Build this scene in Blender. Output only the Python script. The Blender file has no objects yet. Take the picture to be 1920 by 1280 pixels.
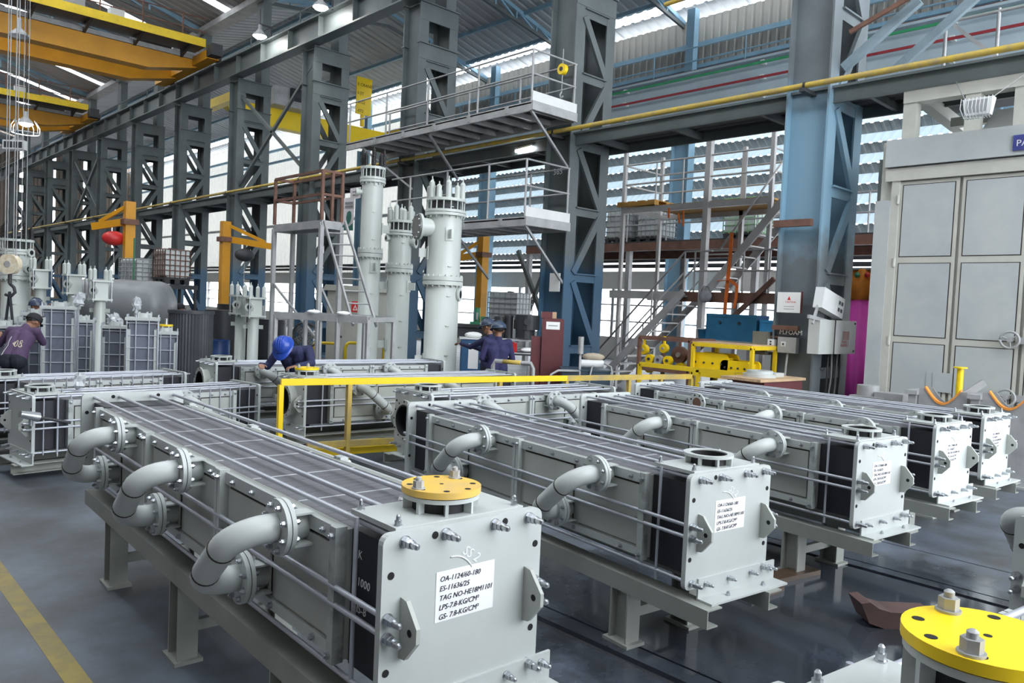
import bpy, math, random
from mathutils import Vector, Matrix
random.seed(7)
S = bpy.context.scene
COL = S.collection
PI = math.pi
# ------------------------------------------------------------------ camera
F_PX, YAW, PIT, ROL, CAM_H = 1450.0, math.radians(43.4), math.radians(2.5), math.radians(-2.6), 2.0
fw = Vector((math.sin(YAW)*math.cos(PIT), math.cos(YAW)*math.cos(PIT), -math.sin(PIT)))
r0 = Vector((math.cos(YAW), -math.sin(YAW), 0)); d0 = fw.cross(r0)
rt = r0*math.cos(ROL)+d0*math.sin(ROL); dn = d0*math.cos(ROL)-r0*math.sin(ROL)
CAM = Vector((0, 0, CAM_H))
cd = bpy.data.cameras.new('camera'); co = bpy.data.objects.new('camera', cd); COL.objects.link(co)
cd.sensor_width = 36; cd.lens = F_PX/1920*36; cd.clip_start = .05; cd.clip_end = 400
M = Matrix.Identity(4)
for i in range(3):
    M[i][0] = rt[i]; M[i][1] = -dn[i]; M[i][2] = -fw[i]; M[i][3] = CAM[i]
co.matrix_world = M; S.camera = co
# ------------------------------------------------------------------ sky, exposure
S.view_settings.view_transform = 'Standard'; S.view_settings.look = 'None'
S.view_settings.gamma = 1; S.view_settings.use_curve_mapping = False
S.view_settings.exposure = 1.0
S.cycles.max_bounces = 7; S.cycles.diffuse_bounces = 4
w = bpy.data.worlds.new('overcast_sky'); S.world = w; w.use_nodes = True
bg = w.node_tree.nodes['Background']; bg.inputs[0].default_value = (.90, .955, 1, 1); bg.inputs[1].default_value = 3.0
# ------------------------------------------------------------------ helpers
def ray(u, v): return fw+rt*((u-960)/F_PX)+dn*((v-640)/F_PX)
def atX(u, v, X): r = ray(u, v); return CAM+r*(X/r.x)
def atY(u, v, Y): r = ray(u, v); return CAM+r*(Y/r.y)
def atZ(u, v, Z): r = ray(u, v); return CAM+r*((Z-CAM_H)/r.z)
def atD(u, v, D): return CAM+ray(u, v)*D

class MB:
    def __init__(s): s.v = []; s.f = []; s.sm = []
    def face(s, idx, sm=False): s.f.append(idx); s.sm.append(sm)
    def box(s, x0, y0, z0, x1, y1, z1):
        b = len(s.v)
        s.v += [(x, y, z) for z in (z0, z1) for y in (y0, y1) for x in (x0, x1)]
        for q in ((0,2,3,1),(4,5,7,6),(0,1,5,4),(2,6,7,3),(0,4,6,2),(1,3,7,5)): s.face([b+i for i in q])
        return s
    def beam(s, p, q, w, h, up=(0,0,1)):
        p, q = Vector(p), Vector(q); d = (q-p).normalized(); u = Vector(up)
        if abs(d.dot(u)) > .98: u = Vector((1,0,0))
        a = d.cross(u).normalized()*(w/2); c = a.cross(d).normalized()*(h/2); b = len(s.v)
        for o in (p, q):
            for sa, sc in ((-1,-1),(1,-1),(1,1),(-1,1)): s.v.append(tuple(o+a*sa+c*sc))
        for t in ((3,2,1,0),(4,5,6,7),(0,1,5,4),(1,2,6,5),(2,3,7,6),(3,0,4,7)): s.face([b+i for i in t])
        return s
    def cyl(s, p, q, r, n=12, r2=None, caps=True, smooth=True):
        p, q = Vector(p), Vector(q); d = (q-p).normalized(); r2 = r if r2 is None else r2
        u = Vector((0,0,1)) if abs(d.z) < .9 else Vector((1,0,0))
        a = d.cross(u).normalized(); c = d.cross(a)
        ring = lambda o, rr: [tuple(o+(a*math.cos(2*PI*i/n)+c*math.sin(2*PI*i/n))*rr) for i in range(n)]
        b = len(s.v); s.v += ring(p, r)+ring(q, r2)
        for i in range(n): j = (i+1) % n; s.face([b+i, b+j, b+n+j, b+n+i], smooth)
        if caps:
            b = len(s.v); s.v += ring(p, r)+ring(q, r2)
            s.face([b+i for i in range(n)][::-1]); s.face([b+n+i for i in range(n)])
        return s
    def tube(s, pts, r, n=8, caps=True):
        pts = [Vector(p) for p in pts]; m = len(pts); fr = None; b = len(s.v)
        for k, p in enumerate(pts):
            d = (pts[min(k+1, m-1)]-pts[max(k-1, 0)]).normalized()
            if fr is None:
                u = Vector((0,0,1)) if abs(d.z) < .9 else Vector((1,0,0)); a = d.cross(u).normalized()
            else:
                a = (fr-d*fr.dot(d)).normalized()
            fr = a; c = d.cross(a); rr = r[k] if isinstance(r, (list, tuple)) else r
            s.v += [tuple(p+(a*math.cos(2*PI*i/n)+c*math.sin(2*PI*i/n))*rr) for i in range(n)]
        for k in range(m-1):
            for i in range(n):
                j = (i+1) % n; o = b+k*n; s.face([o+i, o+j, o+n+j, o+n+i], True)
        if caps: s.face([b+i for i in range(n)][::-1]); s.face([b+(m-1)*n+i for i in range(n)])
        return s
    def prism(s, poly, axis, a0, a1):
        n = len(poly); b = len(s.v)
        def P(u, v, a): return {'x': (a, u, v), 'y': (u, a, v), 'z': (u, v, a)}[axis]
        s.v += [P(u, v, a0) for u, v in poly]+[P(u, v, a1) for u, v in poly]
        s.face([b+i for i in range(n)][::-1]); s.face([b+n+i for i in range(n)])
        for i in range(n): j = (i+1) % n; s.face([b+i, b+j, b+n+j, b+n+i])
        return s
    def lathe(s, prof, c=(0,0,0), n=24, axis='z', close=False, smooth=True):
        c = Vector(c); b = len(s.v); m = len(prof)
        for r, h in prof:
            for i in range(n):
                t = 2*PI*i/n; u, v = r*math.cos(t), r*math.sin(t)
                s.v.append(tuple(c+Vector({'z': (u, v, h), 'x': (h, u, v), 'y': (v, h, u)}[axis])))
        for k in range(m if close else m-1):
            k2 = (k+1) % m
            for i in range(n): j = (i+1) % n; s.face([b+k*n+i, b+k*n+j, b+k2*n+j, b+k2*n+i], smooth)
        return s
    def ring(s, c, axis, r0_, r1, h0, h1, n=24):   # flat ring with crisp edges
        for pr in ([(r1,h0),(r1,h1)], [(r0_,h1),(r0_,h0)]): s.lathe(pr, c, n, axis)
        for pr in ([(r1,h1),(r0_,h1)], [(r0_,h0),(r1,h0)]): s.lathe(pr, c, n, axis, smooth=False)
        return s
    def ball(s, c, r, n=12, m=8, sc=(1,1,1)):
        prof = [(max(1e-4, math.sin(PI*k/m))*r, -math.cos(PI*k/m)*r) for k in range(m+1)]
        b = len(s.v); s.lathe(prof, (0,0,0), n)
        for i in range(b, len(s.v)):
            x, y, z = s.v[i]; s.v[i] = (c[0]+x*sc[0], c[1]+y*sc[1], c[2]+z*sc[2])
        return s
    def mesh(s, name):
        me = bpy.data.meshes.new(name); me.from_pydata(s.v, [], s.f)
        me.polygons.foreach_set('use_smooth', s.sm); me.update(); return me
    def build(s, name, m, parent=None, loc=None, rz=0):
        me = s.mesh(name); me.materials.append(m); o = bpy.data.objects.new(name, me); COL.objects.link(o)
        if parent is not None: o.parent = parent
        if loc is not None: o.location = loc
        if rz: o.rotation_euler = (0, 0, rz)
        return o

def inst(me, name, parent, loc=(0,0,0), rot=(0,0,0), scale=None):
    o = bpy.data.objects.new(name, me); COL.objects.link(o); o.parent = parent; o.location = loc; o.rotation_euler = rot
    if scale: o.scale = scale
    return o
def tag(o, label, cat, group=None, kind=None):
    if label: o['label'] = label
    if cat: o['category'] = cat
    if group: o['group'] = group
    if kind: o['kind'] = kind
    return o
def thing(name, label, cat, loc=(0,0,0), rz=0, group=None):
    o = bpy.data.objects.new(name, None); COL.objects.link(o); o.location = loc; o.rotation_euler = (0,0,rz)
    o.empty_display_size = .2
    return tag(o, label, cat, group)
def struct(o): o['kind'] = 'structure'; return o
def copy_tree(o, parent=None):
    c = o.copy(); COL.objects.link(c); c.parent = parent
    for ch in list(o.children): copy_tree(ch, c)
    return c
# ------------------------------------------------------------------ materials
MATS = {}
def mat(name, col, rough=.5, metal=0., var=.18, scale=3., bump=0., col2=None, dirt=None, spec=.5, rvar=0., cov=.5, stretch=None):
    m = bpy.data.materials.new(name); m.use_nodes = True; nt = m.node_tree; N = nt.nodes; L = nt.links
    b = N['Principled BSDF']; b.inputs['Roughness'].default_value = rough; b.inputs['Metallic'].default_value = metal
    b.inputs['Specular IOR Level'].default_value = spec
    tc = N.new('ShaderNodeTexCoord'); src = tc.outputs['Object']
    if stretch:
        mp = N.new('ShaderNodeMapping'); mp.inputs['Scale'].default_value = stretch; L.new(src, mp.inputs[0]); src = mp.outputs[0]
    nz = N.new('ShaderNodeTexNoise'); nz.inputs['Scale'].default_value = scale; nz.inputs['Detail'].default_value = 6; nz.inputs['Roughness'].default_value = .62
    L.new(src, nz.inputs['Vector'])
    rp = N.new('ShaderNodeValToRGB'); e = rp.color_ramp.elements
    c2 = col2 or tuple(c*(1-var) for c in col); c1 = col if col2 else tuple(min(1, c*(1+var*.6)) for c in col)
    e[0].position = cov-.18; e[0].color = (*c2, 1); e[1].position = cov+.16; e[1].color = (*c1, 1)
    L.new(nz.outputs['Fac'], rp.inputs[0]); out = rp.outputs[0]
    if dirt:
        n2 = N.new('ShaderNodeTexNoise'); n2.inputs['Scale'].default_value = scale*3.1; n2.inputs['Detail'].default_value = 8; n2.inputs['Roughness'].default_value = .7
        L.new(tc.outputs['Object'], n2.inputs['Vector'])
        r2 = N.new('ShaderNodeValToRGB'); r2.color_ramp.elements[0].position = .58; r2.color_ramp.elements[1].position = .72
        L.new(n2.outputs['Fac'], r2.inputs[0])
        mx = N.new('ShaderNodeMixRGB'); mx.inputs[2].default_value = (*dirt, 1); L.new(r2.outputs[0], mx.inputs[0]); L.new(out, mx.inputs[1]); out = mx.outputs[0]
    L.new(out, b.inputs['Base Color'])
    if rvar:
        mr = N.new('ShaderNodeMapRange'); mr.inputs[1].default_value = .35; mr.inputs[2].default_value = .65
        mr.inputs[3].default_value = rough-rvar; mr.inputs[4].default_value = rough+rvar
        L.new(nz.outputs['Fac'], mr.inputs[0]); L.new(mr.outputs[0], b.inputs['Roughness'])
    if bump:
        bp = N.new('ShaderNodeBump'); bp.inputs['Strength'].default_value = bump; bp.inputs['Distance'].default_value = .01
        L.new(nz.outputs['Fac'], bp.inputs['Height']); L.new(bp.outputs[0], b.inputs['Normal'])
    MATS[name] = m; return m
def emit(name, col, s):
    m = mat(name, col); b = m.node_tree.nodes['Principled BSDF']
    b.inputs['Emission Color'].default_value = (*col, 1); b.inputs['Emission Strength'].default_value = s; return m
paint = mat('grey_paint', (.50, .53, .52), .42, var=.07, scale=1.4, dirt=None)
paint_shaded = mat('grey_paint_shaded', (.44, .46, .43), .5, var=.10, scale=2.2)  # same grey paint, darkened olive to put side-face shade into the colour
stand_shaded = mat('stand_paint_shaded', (.30, .315, .29), .5, var=.15, scale=2)  # exchanger grey with the weaker light under the body put into its colour
raw = mat('primer_scraped', (.40, .43, .42), .55, col2=(.10, .11, .11), scale=9, cov=.40)
steel = mat('zinc_rod', (.50, .52, .58), .38, .4, var=.12, scale=5)
zinc = mat('zinc_bolt', (.50, .52, .55), .28, .9, var=.15, scale=20)
graph = mat('graphite', (.14, .138, .155), .55, var=.25, scale=4, stretch=(1, 6, 1))
graph_k = mat('graphite_black', (.018, .019, .026), .5, var=.25, scale=3)
rubber = mat('black_rubber', (.012, .012, .014), .6)
hole = mat('hole_black', (.01, .01, .011), .9)
seam = mat('dark_gasket', (.03, .022, .02), .8)
gasket = mat('pale_gasket', (.55, .57, .60), .5)
yellow = mat('safety_yellow', (.86, .60, .02), .45, var=.12, scale=2, dirt=(.35, .24, .06))
yel_old = mat('worn_yellow', (.66, .46, .05), .5, var=.25, scale=4, col2=(.40, .31, .14))
paper = mat('paper', (.86, .86, .85), .7, var=.03)
ink = mat('ink', (.02, .02, .05), .6)
chalk = mat('chalk', (.85, .87, .88), .9)
slate = mat('slate_paint', (.105, .125, .128), .5, var=.2, scale=1.2)
blue = mat('blue_paint', (.05, .115, .19), .5, var=.25, scale=1.5)
skyblue = mat('sky_blue_paint', (.24, .40, .52), .5, var=.2, scale=1.)
galv = mat('galvanised', (.40, .405, .41), .5, .2, var=.2, scale=3)
rust = mat('rust_primer', (.17, .085, .06), .7, var=.3, scale=4)
white = mat('white_paint', (.72, .73, .73), .45, var=.06)
dark = mat('dark_steel', (.04, .042, .046), .55, var=.3)
vessel = mat('vessel_paint', (.56, .60, .57), .33, var=.05, scale=1)
wood = mat('plywood', (.55, .38, .23), .6, var=.25, scale=2, stretch=(1, 9, 1))
palletw = mat('pallet_wood', (.50, .27, .06), .65, var=.3, scale=2, stretch=(9, 1, 1))
crane_y = mat('crane_yellow', (.66, .30, .010), .45, var=.2, scale=.7)
bright_y = mat('bright_yellow', (.95, .66, .01), .4, var=.05)
drumblue = mat('drum_blue', (.012, .045, .17), .35, var=.15)
maroon = mat('maroon_paint', (.13, .035, .04), .45, var=.15)
red = mat('red_paint', (.62, .03, .03), .4)
orange = mat('orange_webbing', (.90, .20, .03), .7)
green = mat('green_paint', (.03, .20, .10), .45)
glass_w = mat('ibc_plastic', (.62, .66, .66), .35, var=.1)
TXT = {}
def textobj(s, size, m, parent, mtx, name='lettering', shear=0., space=1., th=.0012):
    key = (s, size, m.name, shear, space)
    if key in TXT:
        o = bpy.data.objects.new(name, TXT[key]); COL.objects.link(o); o.parent = parent; o.matrix_local = mtx; return o
    cu = bpy.data.curves.new(name, 'FONT'); cu.body = s; cu.size = size; cu.shear = shear; cu.space_character = space; cu.extrude = th/2
    cu.resolution_u = 2
    t = bpy.data.objects.new(name, cu); COL.objects.link(t)
    dg = bpy.context.evaluated_depsgraph_get(); me = bpy.data.meshes.new_from_object(t.evaluated_get(dg))
    bpy.data.objects.remove(t); bpy.data.curves.remove(cu)
    me.materials.clear(); me.materials.append(m); TXT[key] = me
    o = bpy.data.objects.new(name, me); COL.objects.link(o); o.parent = parent; o.matrix_local = mtx; return o
def frame(o, ux, uy):   # matrix from origin, text x axis, text y axis
    ux, uy = Vector(ux).normalized(), Vector(uy); uy = (uy-ux*uy.dot(ux)).normalized(); uz = ux.cross(uy)
    m = Matrix.Identity(4)
    for i in range(3): m[i][0], m[i][1], m[i][2], m[i][3] = ux[i], uy[i], uz[i], o[i]
    return m
def hexnut(r, h, stud=0., rs=0.):     # along +z from 0
    b = MB(); b.cyl((0,0,0), (0,0,h*.18), r*1.25, 12); b.cyl((0,0,h*.18), (0,0,h), r, 6, smooth=False)
    if stud: b.cyl((0,0,h), (0,0,h+stud*.7), rs, 8); b.cyl((0,0,h+stud*.7), (0,0,h+stud), rs, 8, rs*.45)
    return b
def me_of(b, name, m): me = b.mesh(name); me.materials.append(m); return me
bolt_me = me_of(hexnut(.0125, .016, .008, .0075), 'bolt', zinc)
nut_me = MB(); nut_me.cyl((0,0,0), (0,0,.006), .022, 14); nut_me.cyl((0,0,.006), (0,0,.028), .019, 6, smooth=False); nut_me.cyl((0,0,.028), (0,0,.046), .017, 6, smooth=False)
nut_me.cyl((0,0,.046), (0,0,.075), .0115, 10); nut_me.cyl((0,0,.075), (0,0,.082), .0115, 10, .006); nut_me = me_of(nut_me, 'rod_nut', zinc)
DIRS = {'-x': (0, -PI/2, 0), '+x': (0, PI/2, 0), '-y': (PI/2, 0, 0), '+y': (-PI/2, 0, 0), '+z': (0, 0, 0), '-z': (PI, 0, 0)}
def rrect(x0, z0, x1, z1, r, n=4):
    pts = []
    for cx, cz, a in ((x1-r, z0+r, -PI/2), (x1-r, z1-r, 0), (x0+r, z1-r, PI/2), (x0+r, z0+r, PI)):
        for i in range(n+1): t = a+PI/2*i/n; pts.append((cx+r*math.cos(t), cz+r*math.sin(t)))
    return pts
# ================================================================== SETTING
# ---- floor: concrete slabs with recessed rail grooves
def floor_mat():
    m = mat('floor_concrete', (.125, .15, .185), .42, var=.3, scale=.55)
    nt = m.node_tree; N = nt.nodes; L = nt.links; b = N['Principled BSDF']
    tc = N.new('ShaderNodeTexCoord')
    n1 = N.new('ShaderNodeTexNoise'); n1.inputs['Scale'].default_value = .9; n1.inputs['Detail'].default_value = 7; n1.inputs['Roughness'].default_value = .65
    n2 = N.new('ShaderNodeTexNoise'); n2.inputs['Scale'].default_value = 7; n2.inputs['Detail'].default_value = 10; n2.inputs['Roughness'].default_value = .75
    mp = N.new('ShaderNodeMapping'); mp.inputs['Scale'].default_value = (1, .35, 1); mp.inputs['Rotation'].default_value = (0, 0, .5)
    L.new(tc.outputs['Object'], n1.inputs['Vector']); L.new(tc.outputs['Object'], mp.inputs[0]); L.new(mp.outputs[0], n2.inputs['Vector'])
    r1 = N.new('ShaderNodeValToRGB'); e = r1.color_ramp.elements
    e[0].position = .36; e[0].color = (.058, .060, .062, 1); e[1].position = .62; e[1].color = (.125, .15, .195, 1)
    e2 = r1.color_ramp.elements.new(.48); e2.color = (.088, .10, .12, 1)
    r2 = N.new('ShaderNodeValToRGB'); r2.color_ramp.elements[0].position = .55; r2.color_ramp.elements[1].position = .75
    L.new(n1.outputs['Fac'], r1.inputs[0]); L.new(n2.outputs['Fac'], r2.inputs[0])
    mx = N.new('ShaderNodeMixRGB'); mx.inputs[2].default_value = (.07, .062, .055, 1)
    ms = N.new('ShaderNodeMath'); ms.operation = 'MULTIPLY'; ms.inputs[1].default_value = .6; L.new(r2.outputs[0], ms.inputs[0])
    L.new(ms.outputs[0], mx.inputs[0]); L.new(r1.outputs[0], mx.inputs[1])
    # wet area: a shallow film of water with its own outline, between the fourth slab joint and the third exchanger
    sp = N.new('ShaderNodeSeparateXYZ'); L.new(tc.outputs['Object'], sp.inputs[0])
    vm = N.new('ShaderNodeVectorMath'); vm.operation = 'DISTANCE'; vm.inputs[1].default_value = (4.9, 2.1, 0); L.new(tc.outputs['Object'], vm.inputs[0])
    ad = N.new('ShaderNodeMath'); ad.operation = 'MULTIPLY_ADD'; ad.inputs[1].default_value = 2.6; L.new(n1.outputs['Fac'], ad.inputs[0]); L.new(vm.outputs['Value'], ad.inputs[2])
    wr = N.new('ShaderNodeValToRGB'); wr.color_ramp.elements[0].position = .50; wr.color_ramp.elements[0].color = (1, 1, 1, 1); wr.color_ramp.elements[1].position = .62; wr.color_ramp.elements[1].color = (0, 0, 0, 1)
    dv = N.new('ShaderNodeMath'); dv.operation = 'DIVIDE'; dv.inputs[1].default_value = 6.0; L.new(ad.outputs[0], dv.inputs[0]); L.new(dv.outputs[0], wr.inputs[0])
    wet = N.new('ShaderNodeMixRGB'); wet.blend_type = 'MULTIPLY'; wet.inputs[2].default_value = (.42, .42, .44, 1)
    L.new(wr.outputs[0], wet.inputs[0]); L.new(mx.outputs[0], wet.inputs[1]); L.new(wet.outputs[0], b.inputs['Base Color'])
    rr = N.new('ShaderNodeMapRange'); rr.inputs[3].default_value = .48; rr.inputs[4].default_value = .09; L.new(wr.outputs[0], rr.inputs[0]); L.new(rr.outputs[0], b.inputs['Roughness'])
    return m
concrete = floor_mat()
fl = struct(MB().box(-12, -14, -.2, 32, 86, -.06).build('floor', dark))
for x0, x1 in ((-12, 3.52), (3.60, 3.74), (3.76, 6.40), (6.47, 6.60), (6.62, 7.38), (7.40, 32)):
    MB().box(x0, -14, -.06, x1, 86, 0).build('floor_slab', concrete, fl)
MB().box(3.52, -14, -.06, 3.60, 86, -.03).build('groove_bed', dark, fl)
MB().box(6.40, -14, -.06, 6.47, 86, -.03).build('groove_bed', dark, fl)
stripe = mat('floor_yellow', (.30, .23, .06), .55, col2=(.15, .13, .09), scale=6, cov=.42)
MB().box(1.045, -14, 0, 1.155, 7.6, .002).build('painted_line', stripe, fl)
# ---- corrugated sheets
def corr(name, m, parent, pts, y0, y1, pitch=.25, amp=.03, nrm=None):
    """sheet along Y; pts = profile [(x,z)...] of the sheet in the XZ plane, ribs stand out along its normal"""
    b = MB(); (xa, za), (xb, zb) = pts; d = Vector((xb-xa, 0, zb-za)).normalized(); n = Vector((d.z, 0, -d.x))
    k = 0; y = y0; row = []
    while y < y1:
        for dy, a in ((0, 0), (.55, 0), (.65, 1), (.9, 1)):
            yy = min(y+dy*pitch, y1); row.append((yy, a*amp))
        y += pitch
    row.append((y1, 0))
    for yy, a in row:
        b.v.append((xa+n.x*a, yy, za+n.z*a)); b.v.append((xb+n.x*a, yy, zb+n.z*a))
    for i in range(len(row)-1): b.face([2*i, 2*i+2, 2*i+3, 2*i+1])
    return b.build(name, m, parent)
sheet_w = mat('wall_sheet', (.60, .59, .55), .5, var=.12, scale=.3)
sheet_u = mat('beige_sheet', (.36, .35, .32), .55, var=.15, scale=.3)
sheet_g = mat('roof_sheet', (.42, .44, .46), .5, var=.2, scale=.2)
sheet_b = mat('brown_sheet', (.20, .16, .13), .6, var=.2, scale=.3)
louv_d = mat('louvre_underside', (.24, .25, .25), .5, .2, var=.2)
def translucent(name, c, mixf):
    m = mat(name, c, .6, var=.08); nt = m.node_tree; N = nt.nodes
    b = N['Principled BSDF']; t = N.new('ShaderNodeBsdfTranslucent'); t.inputs[0].default_value = (*c, 1)
    x = N.new('ShaderNodeMixShader'); x.inputs[0].default_value = mixf
    nt.links.new(b.outputs[0], x.inputs[1]); nt.links.new(t.outputs[0], x.inputs[2]); nt.links.new(x.outputs[0], N['Material Output'].inputs[0]); return m
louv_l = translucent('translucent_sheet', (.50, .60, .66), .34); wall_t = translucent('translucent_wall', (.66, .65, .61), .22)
WX = 26.0
wr = struct(MB().box(WX, -6, 0, WX+.2, 86, .95).build('wall_right', sheet_w))
MB().box(WX, -6, 3.0, WX+.2, 86, 3.75).build('fascia', sheet_w, wr)
for z in (3.85, 4.08): MB().cyl((WX-.2, -6, z+.1), (WX-.2, 86, z+.1), .085, 10).build('wall_duct', dark, wr)
for k in range(7):
    z = 4.35+k*.66
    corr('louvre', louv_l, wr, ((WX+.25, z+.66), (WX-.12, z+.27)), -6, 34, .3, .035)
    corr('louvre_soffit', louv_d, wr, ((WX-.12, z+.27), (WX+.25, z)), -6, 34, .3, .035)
corr('wall_sheet', sheet_u, wr, ((WX, 9.0), (WX, 13.6)), -6, 34, .34, .045)
corr('wall_sheet', wall_t, wr, ((WX, 3.7), (WX, 13.6)), 34, 86, .34, .045)
for z in (11.6, 12.45): MB().box(WX-.22, -6, z, WX-.05, 86, z+.14).build('girt', skyblue, wr)
for z in (7.0, 9.5): MB().box(WX-.22, 34, z, WX-.05, 86, z+.16).build('girt', galv, wr)
for i, y in enumerate([-2+2.9*k for k in range(30)]):
    MB().box(WX-.05, y, .95, WX+.1, y+.14, 3.0).build('mullion', galv, wr)
for z in (1.6, 2.3): MB().box(WX, -6, z, WX+.06, 86, z+.06).build('transom', galv, wr)
we = struct(MB().box(-12, 85.5, 0, 27, 85.7, 1.0).build('wall_back', sheet_b))
bk = MB()
for i in range(130):
    x = -12+i*.3
    if i % 9 == 4: continue
    bk.box(x, 85.4, 1.0, x+.2, 85.5, 19); bk.box(x+.2, 85.46, 1, x+.3, 85.56, 19)
bk.build('wall_sheet', sheet_b, we)
wf = struct(MB().box(-12, -8.2, 0, 1.2, -8, 14).build('light_block_front', sheet_b))  # unseen end wall, added to keep light off the left-facing sides
wl = struct(MB().box(-12.2, -8, 0, -12, 86, 14).build('light_block_left', sheet_b))  # unseen wall, added to dim the light from the left
# ---- roofs: sheets with open skylight strips, trusses
rf = struct(MB().box(13.7, -14, 13.75, 14.3, 86, 14.0).build('ceiling', galv))
def slope_sheets(xa, za, xb, zb, y0, y1, step=5.94, gap=1.0, par=rf, m=sheet_g):
    y = y0
    while y < y1:
        corr('roof_sheet', m, par, ((xa, za), (xb, zb)), y, min(y1, y+step-gap), .5, .05); y += step
slope_sheets(14, 14.1, 8.3, 15.5, -8, 86, gap=.6); slope_sheets(7.9, 15.6, 2.6, 16.85, -8, 86, gap=.6); slope_sheets(-.2, 16.5, -12, 13.5, -8, 86, gap=.6)  # ridge gap out of view, left open to add top light
slope_sheets(26.4, 13.75, 25.55, 13.95, -8, 86, gap=0); slope_sheets(25.05, 14.05, 20.2, 15.3, -8, 86, gap=0); slope_sheets(20.3, 15.4, 14, 14.1, -8, 86, gap=0)
def truss(name, y, xa, za, xm, zm, xb, zb, zc, label, grp):
    t = thing(name, label, 'roof truss', (0, y, 0), 0, grp)
    MB().beam((xa, 0, za-.15), (xm, 0, zm-.15), .12, .16).build('top_chord', skyblue, t); MB().beam((xm, 0, zm-.15), (xb, 0, zb-.15), .12, .16).build('top_chord', skyblue, t)
    MB().beam((xa, 0, za-.3), (xm, 0, zc), .1, .13).build('bottom_chord', slate, t); MB().beam((xm, 0, zc), (xb, 0, zb-.3), .1, .13).build('bottom_chord', slate, t)
    b = MB(); n = 5
    for i in range(1, n):
        for (x0, z0) in ((xa, za), (xb, zb)):
            s = i/n; xt = x0+(xm-x0)*s; zt_ = z0+(zm-z0)*s-.15; zb_ = z0-.3+(zc-z0+.3)*s
            s2 = (i-1)/n; zb2 = z0-.3+(zc-z0+.3)*s2
            MB().beam((xt, 0, zb_), (xt, 0, zt_), .07, .07).build('web_post', skyblue, t); MB().beam((x0+(xm-x0)*s2, 0, zb2), (xt, 0, zt_), .07, .07).build('web_brace', skyblue, t)
    return t
ORD = 'nearest second third fourth fifth sixth seventh eighth ninth tenth eleventh twelfth farthest'.split()
for k in range(1, 13):
    truss('roof_truss', 6.5+5.94*k, 14, 14.1, 2, 17.0, -10, 14.0, 15.6, 'light blue truss under the main hall roof above the %s lattice column' % ORD[k], 'main hall roof trusses')
for k in range(0, 5):
    truss('roof_truss', 6.5+5.94*k, 26, 13.7, 20, 15.3, 14, 14.1, 14.5, 'light blue truss under the side bay roof level with the %s lattice column' % ORD[k], 'side bay roof trusses')
for x in (22.8, 24.6, 17.0):
    z = 13.7+(26-x)*.265 if x > 20 else 15.3-(20-x)*.2
    tag(MB().box(x-.05, -8, z-.18, x+.05, 86, z-.02).build('roof_purlin', skyblue), {22.8: 'light blue purlin under the side bay roof, second from the far wall', 24.6: 'light blue purlin under the side bay roof nearest the far wall', 17.0: 'light blue purlin under the side bay roof near the columns'}[x], 'purlin')

# ================================================================== COLUMN ROW
SP = 5.94; Y0 = 6.10; XC = 13.0
def col_mat():
    m = mat('column_paint', (.105, .125, .128), .5, var=.22, scale=1.1); nt = m.node_tree; N = nt.nodes; L = nt.links; b = N['Principled BSDF']
    base = b.inputs['Base Color'].links[0].from_socket
    tc = N.new('ShaderNodeTexCoord'); sp = N.new('ShaderNodeSeparateXYZ'); L.new(tc.outputs['Object'], sp.inputs[0])
    nz = N.new('ShaderNodeTexNoise'); nz.inputs['Scale'].default_value = 1.6; L.new(tc.outputs['Object'], nz.inputs['Vector'])
    ma = N.new('ShaderNodeMath'); ma.operation = 'MULTIPLY_ADD'; ma.inputs[1].default_value = .9; L.new(nz.outputs['Fac'], ma.inputs[0]); L.new(sp.outputs['Z'], ma.inputs[2])
    rp = N.new('ShaderNodeValToRGB'); rp.color_ramp.elements[0].position = .33; rp.color_ramp.elements[0].color = (1, 1, 1, 1); rp.color_ramp.elements[1].position = .37; rp.color_ramp.elements[1].color = (0, 0, 0, 1)
    dv = N.new('ShaderNodeMath'); dv.operation = 'DIVIDE'; dv.inputs[1].default_value = 10; L.new(ma.outputs[0], dv.inputs[0]); L.new(dv.outputs[0], rp.inputs[0])
    mx = N.new('ShaderNodeMixRGB'); mx.inputs[2].default_value = (.05, .115, .19, 1); L.new(rp.outputs[0], mx.inputs[0]); L.new(base, mx.inputs[1]); L.new(mx.outputs[0], b.inputs['Base Color']); return m
colp = col_mat()
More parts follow.
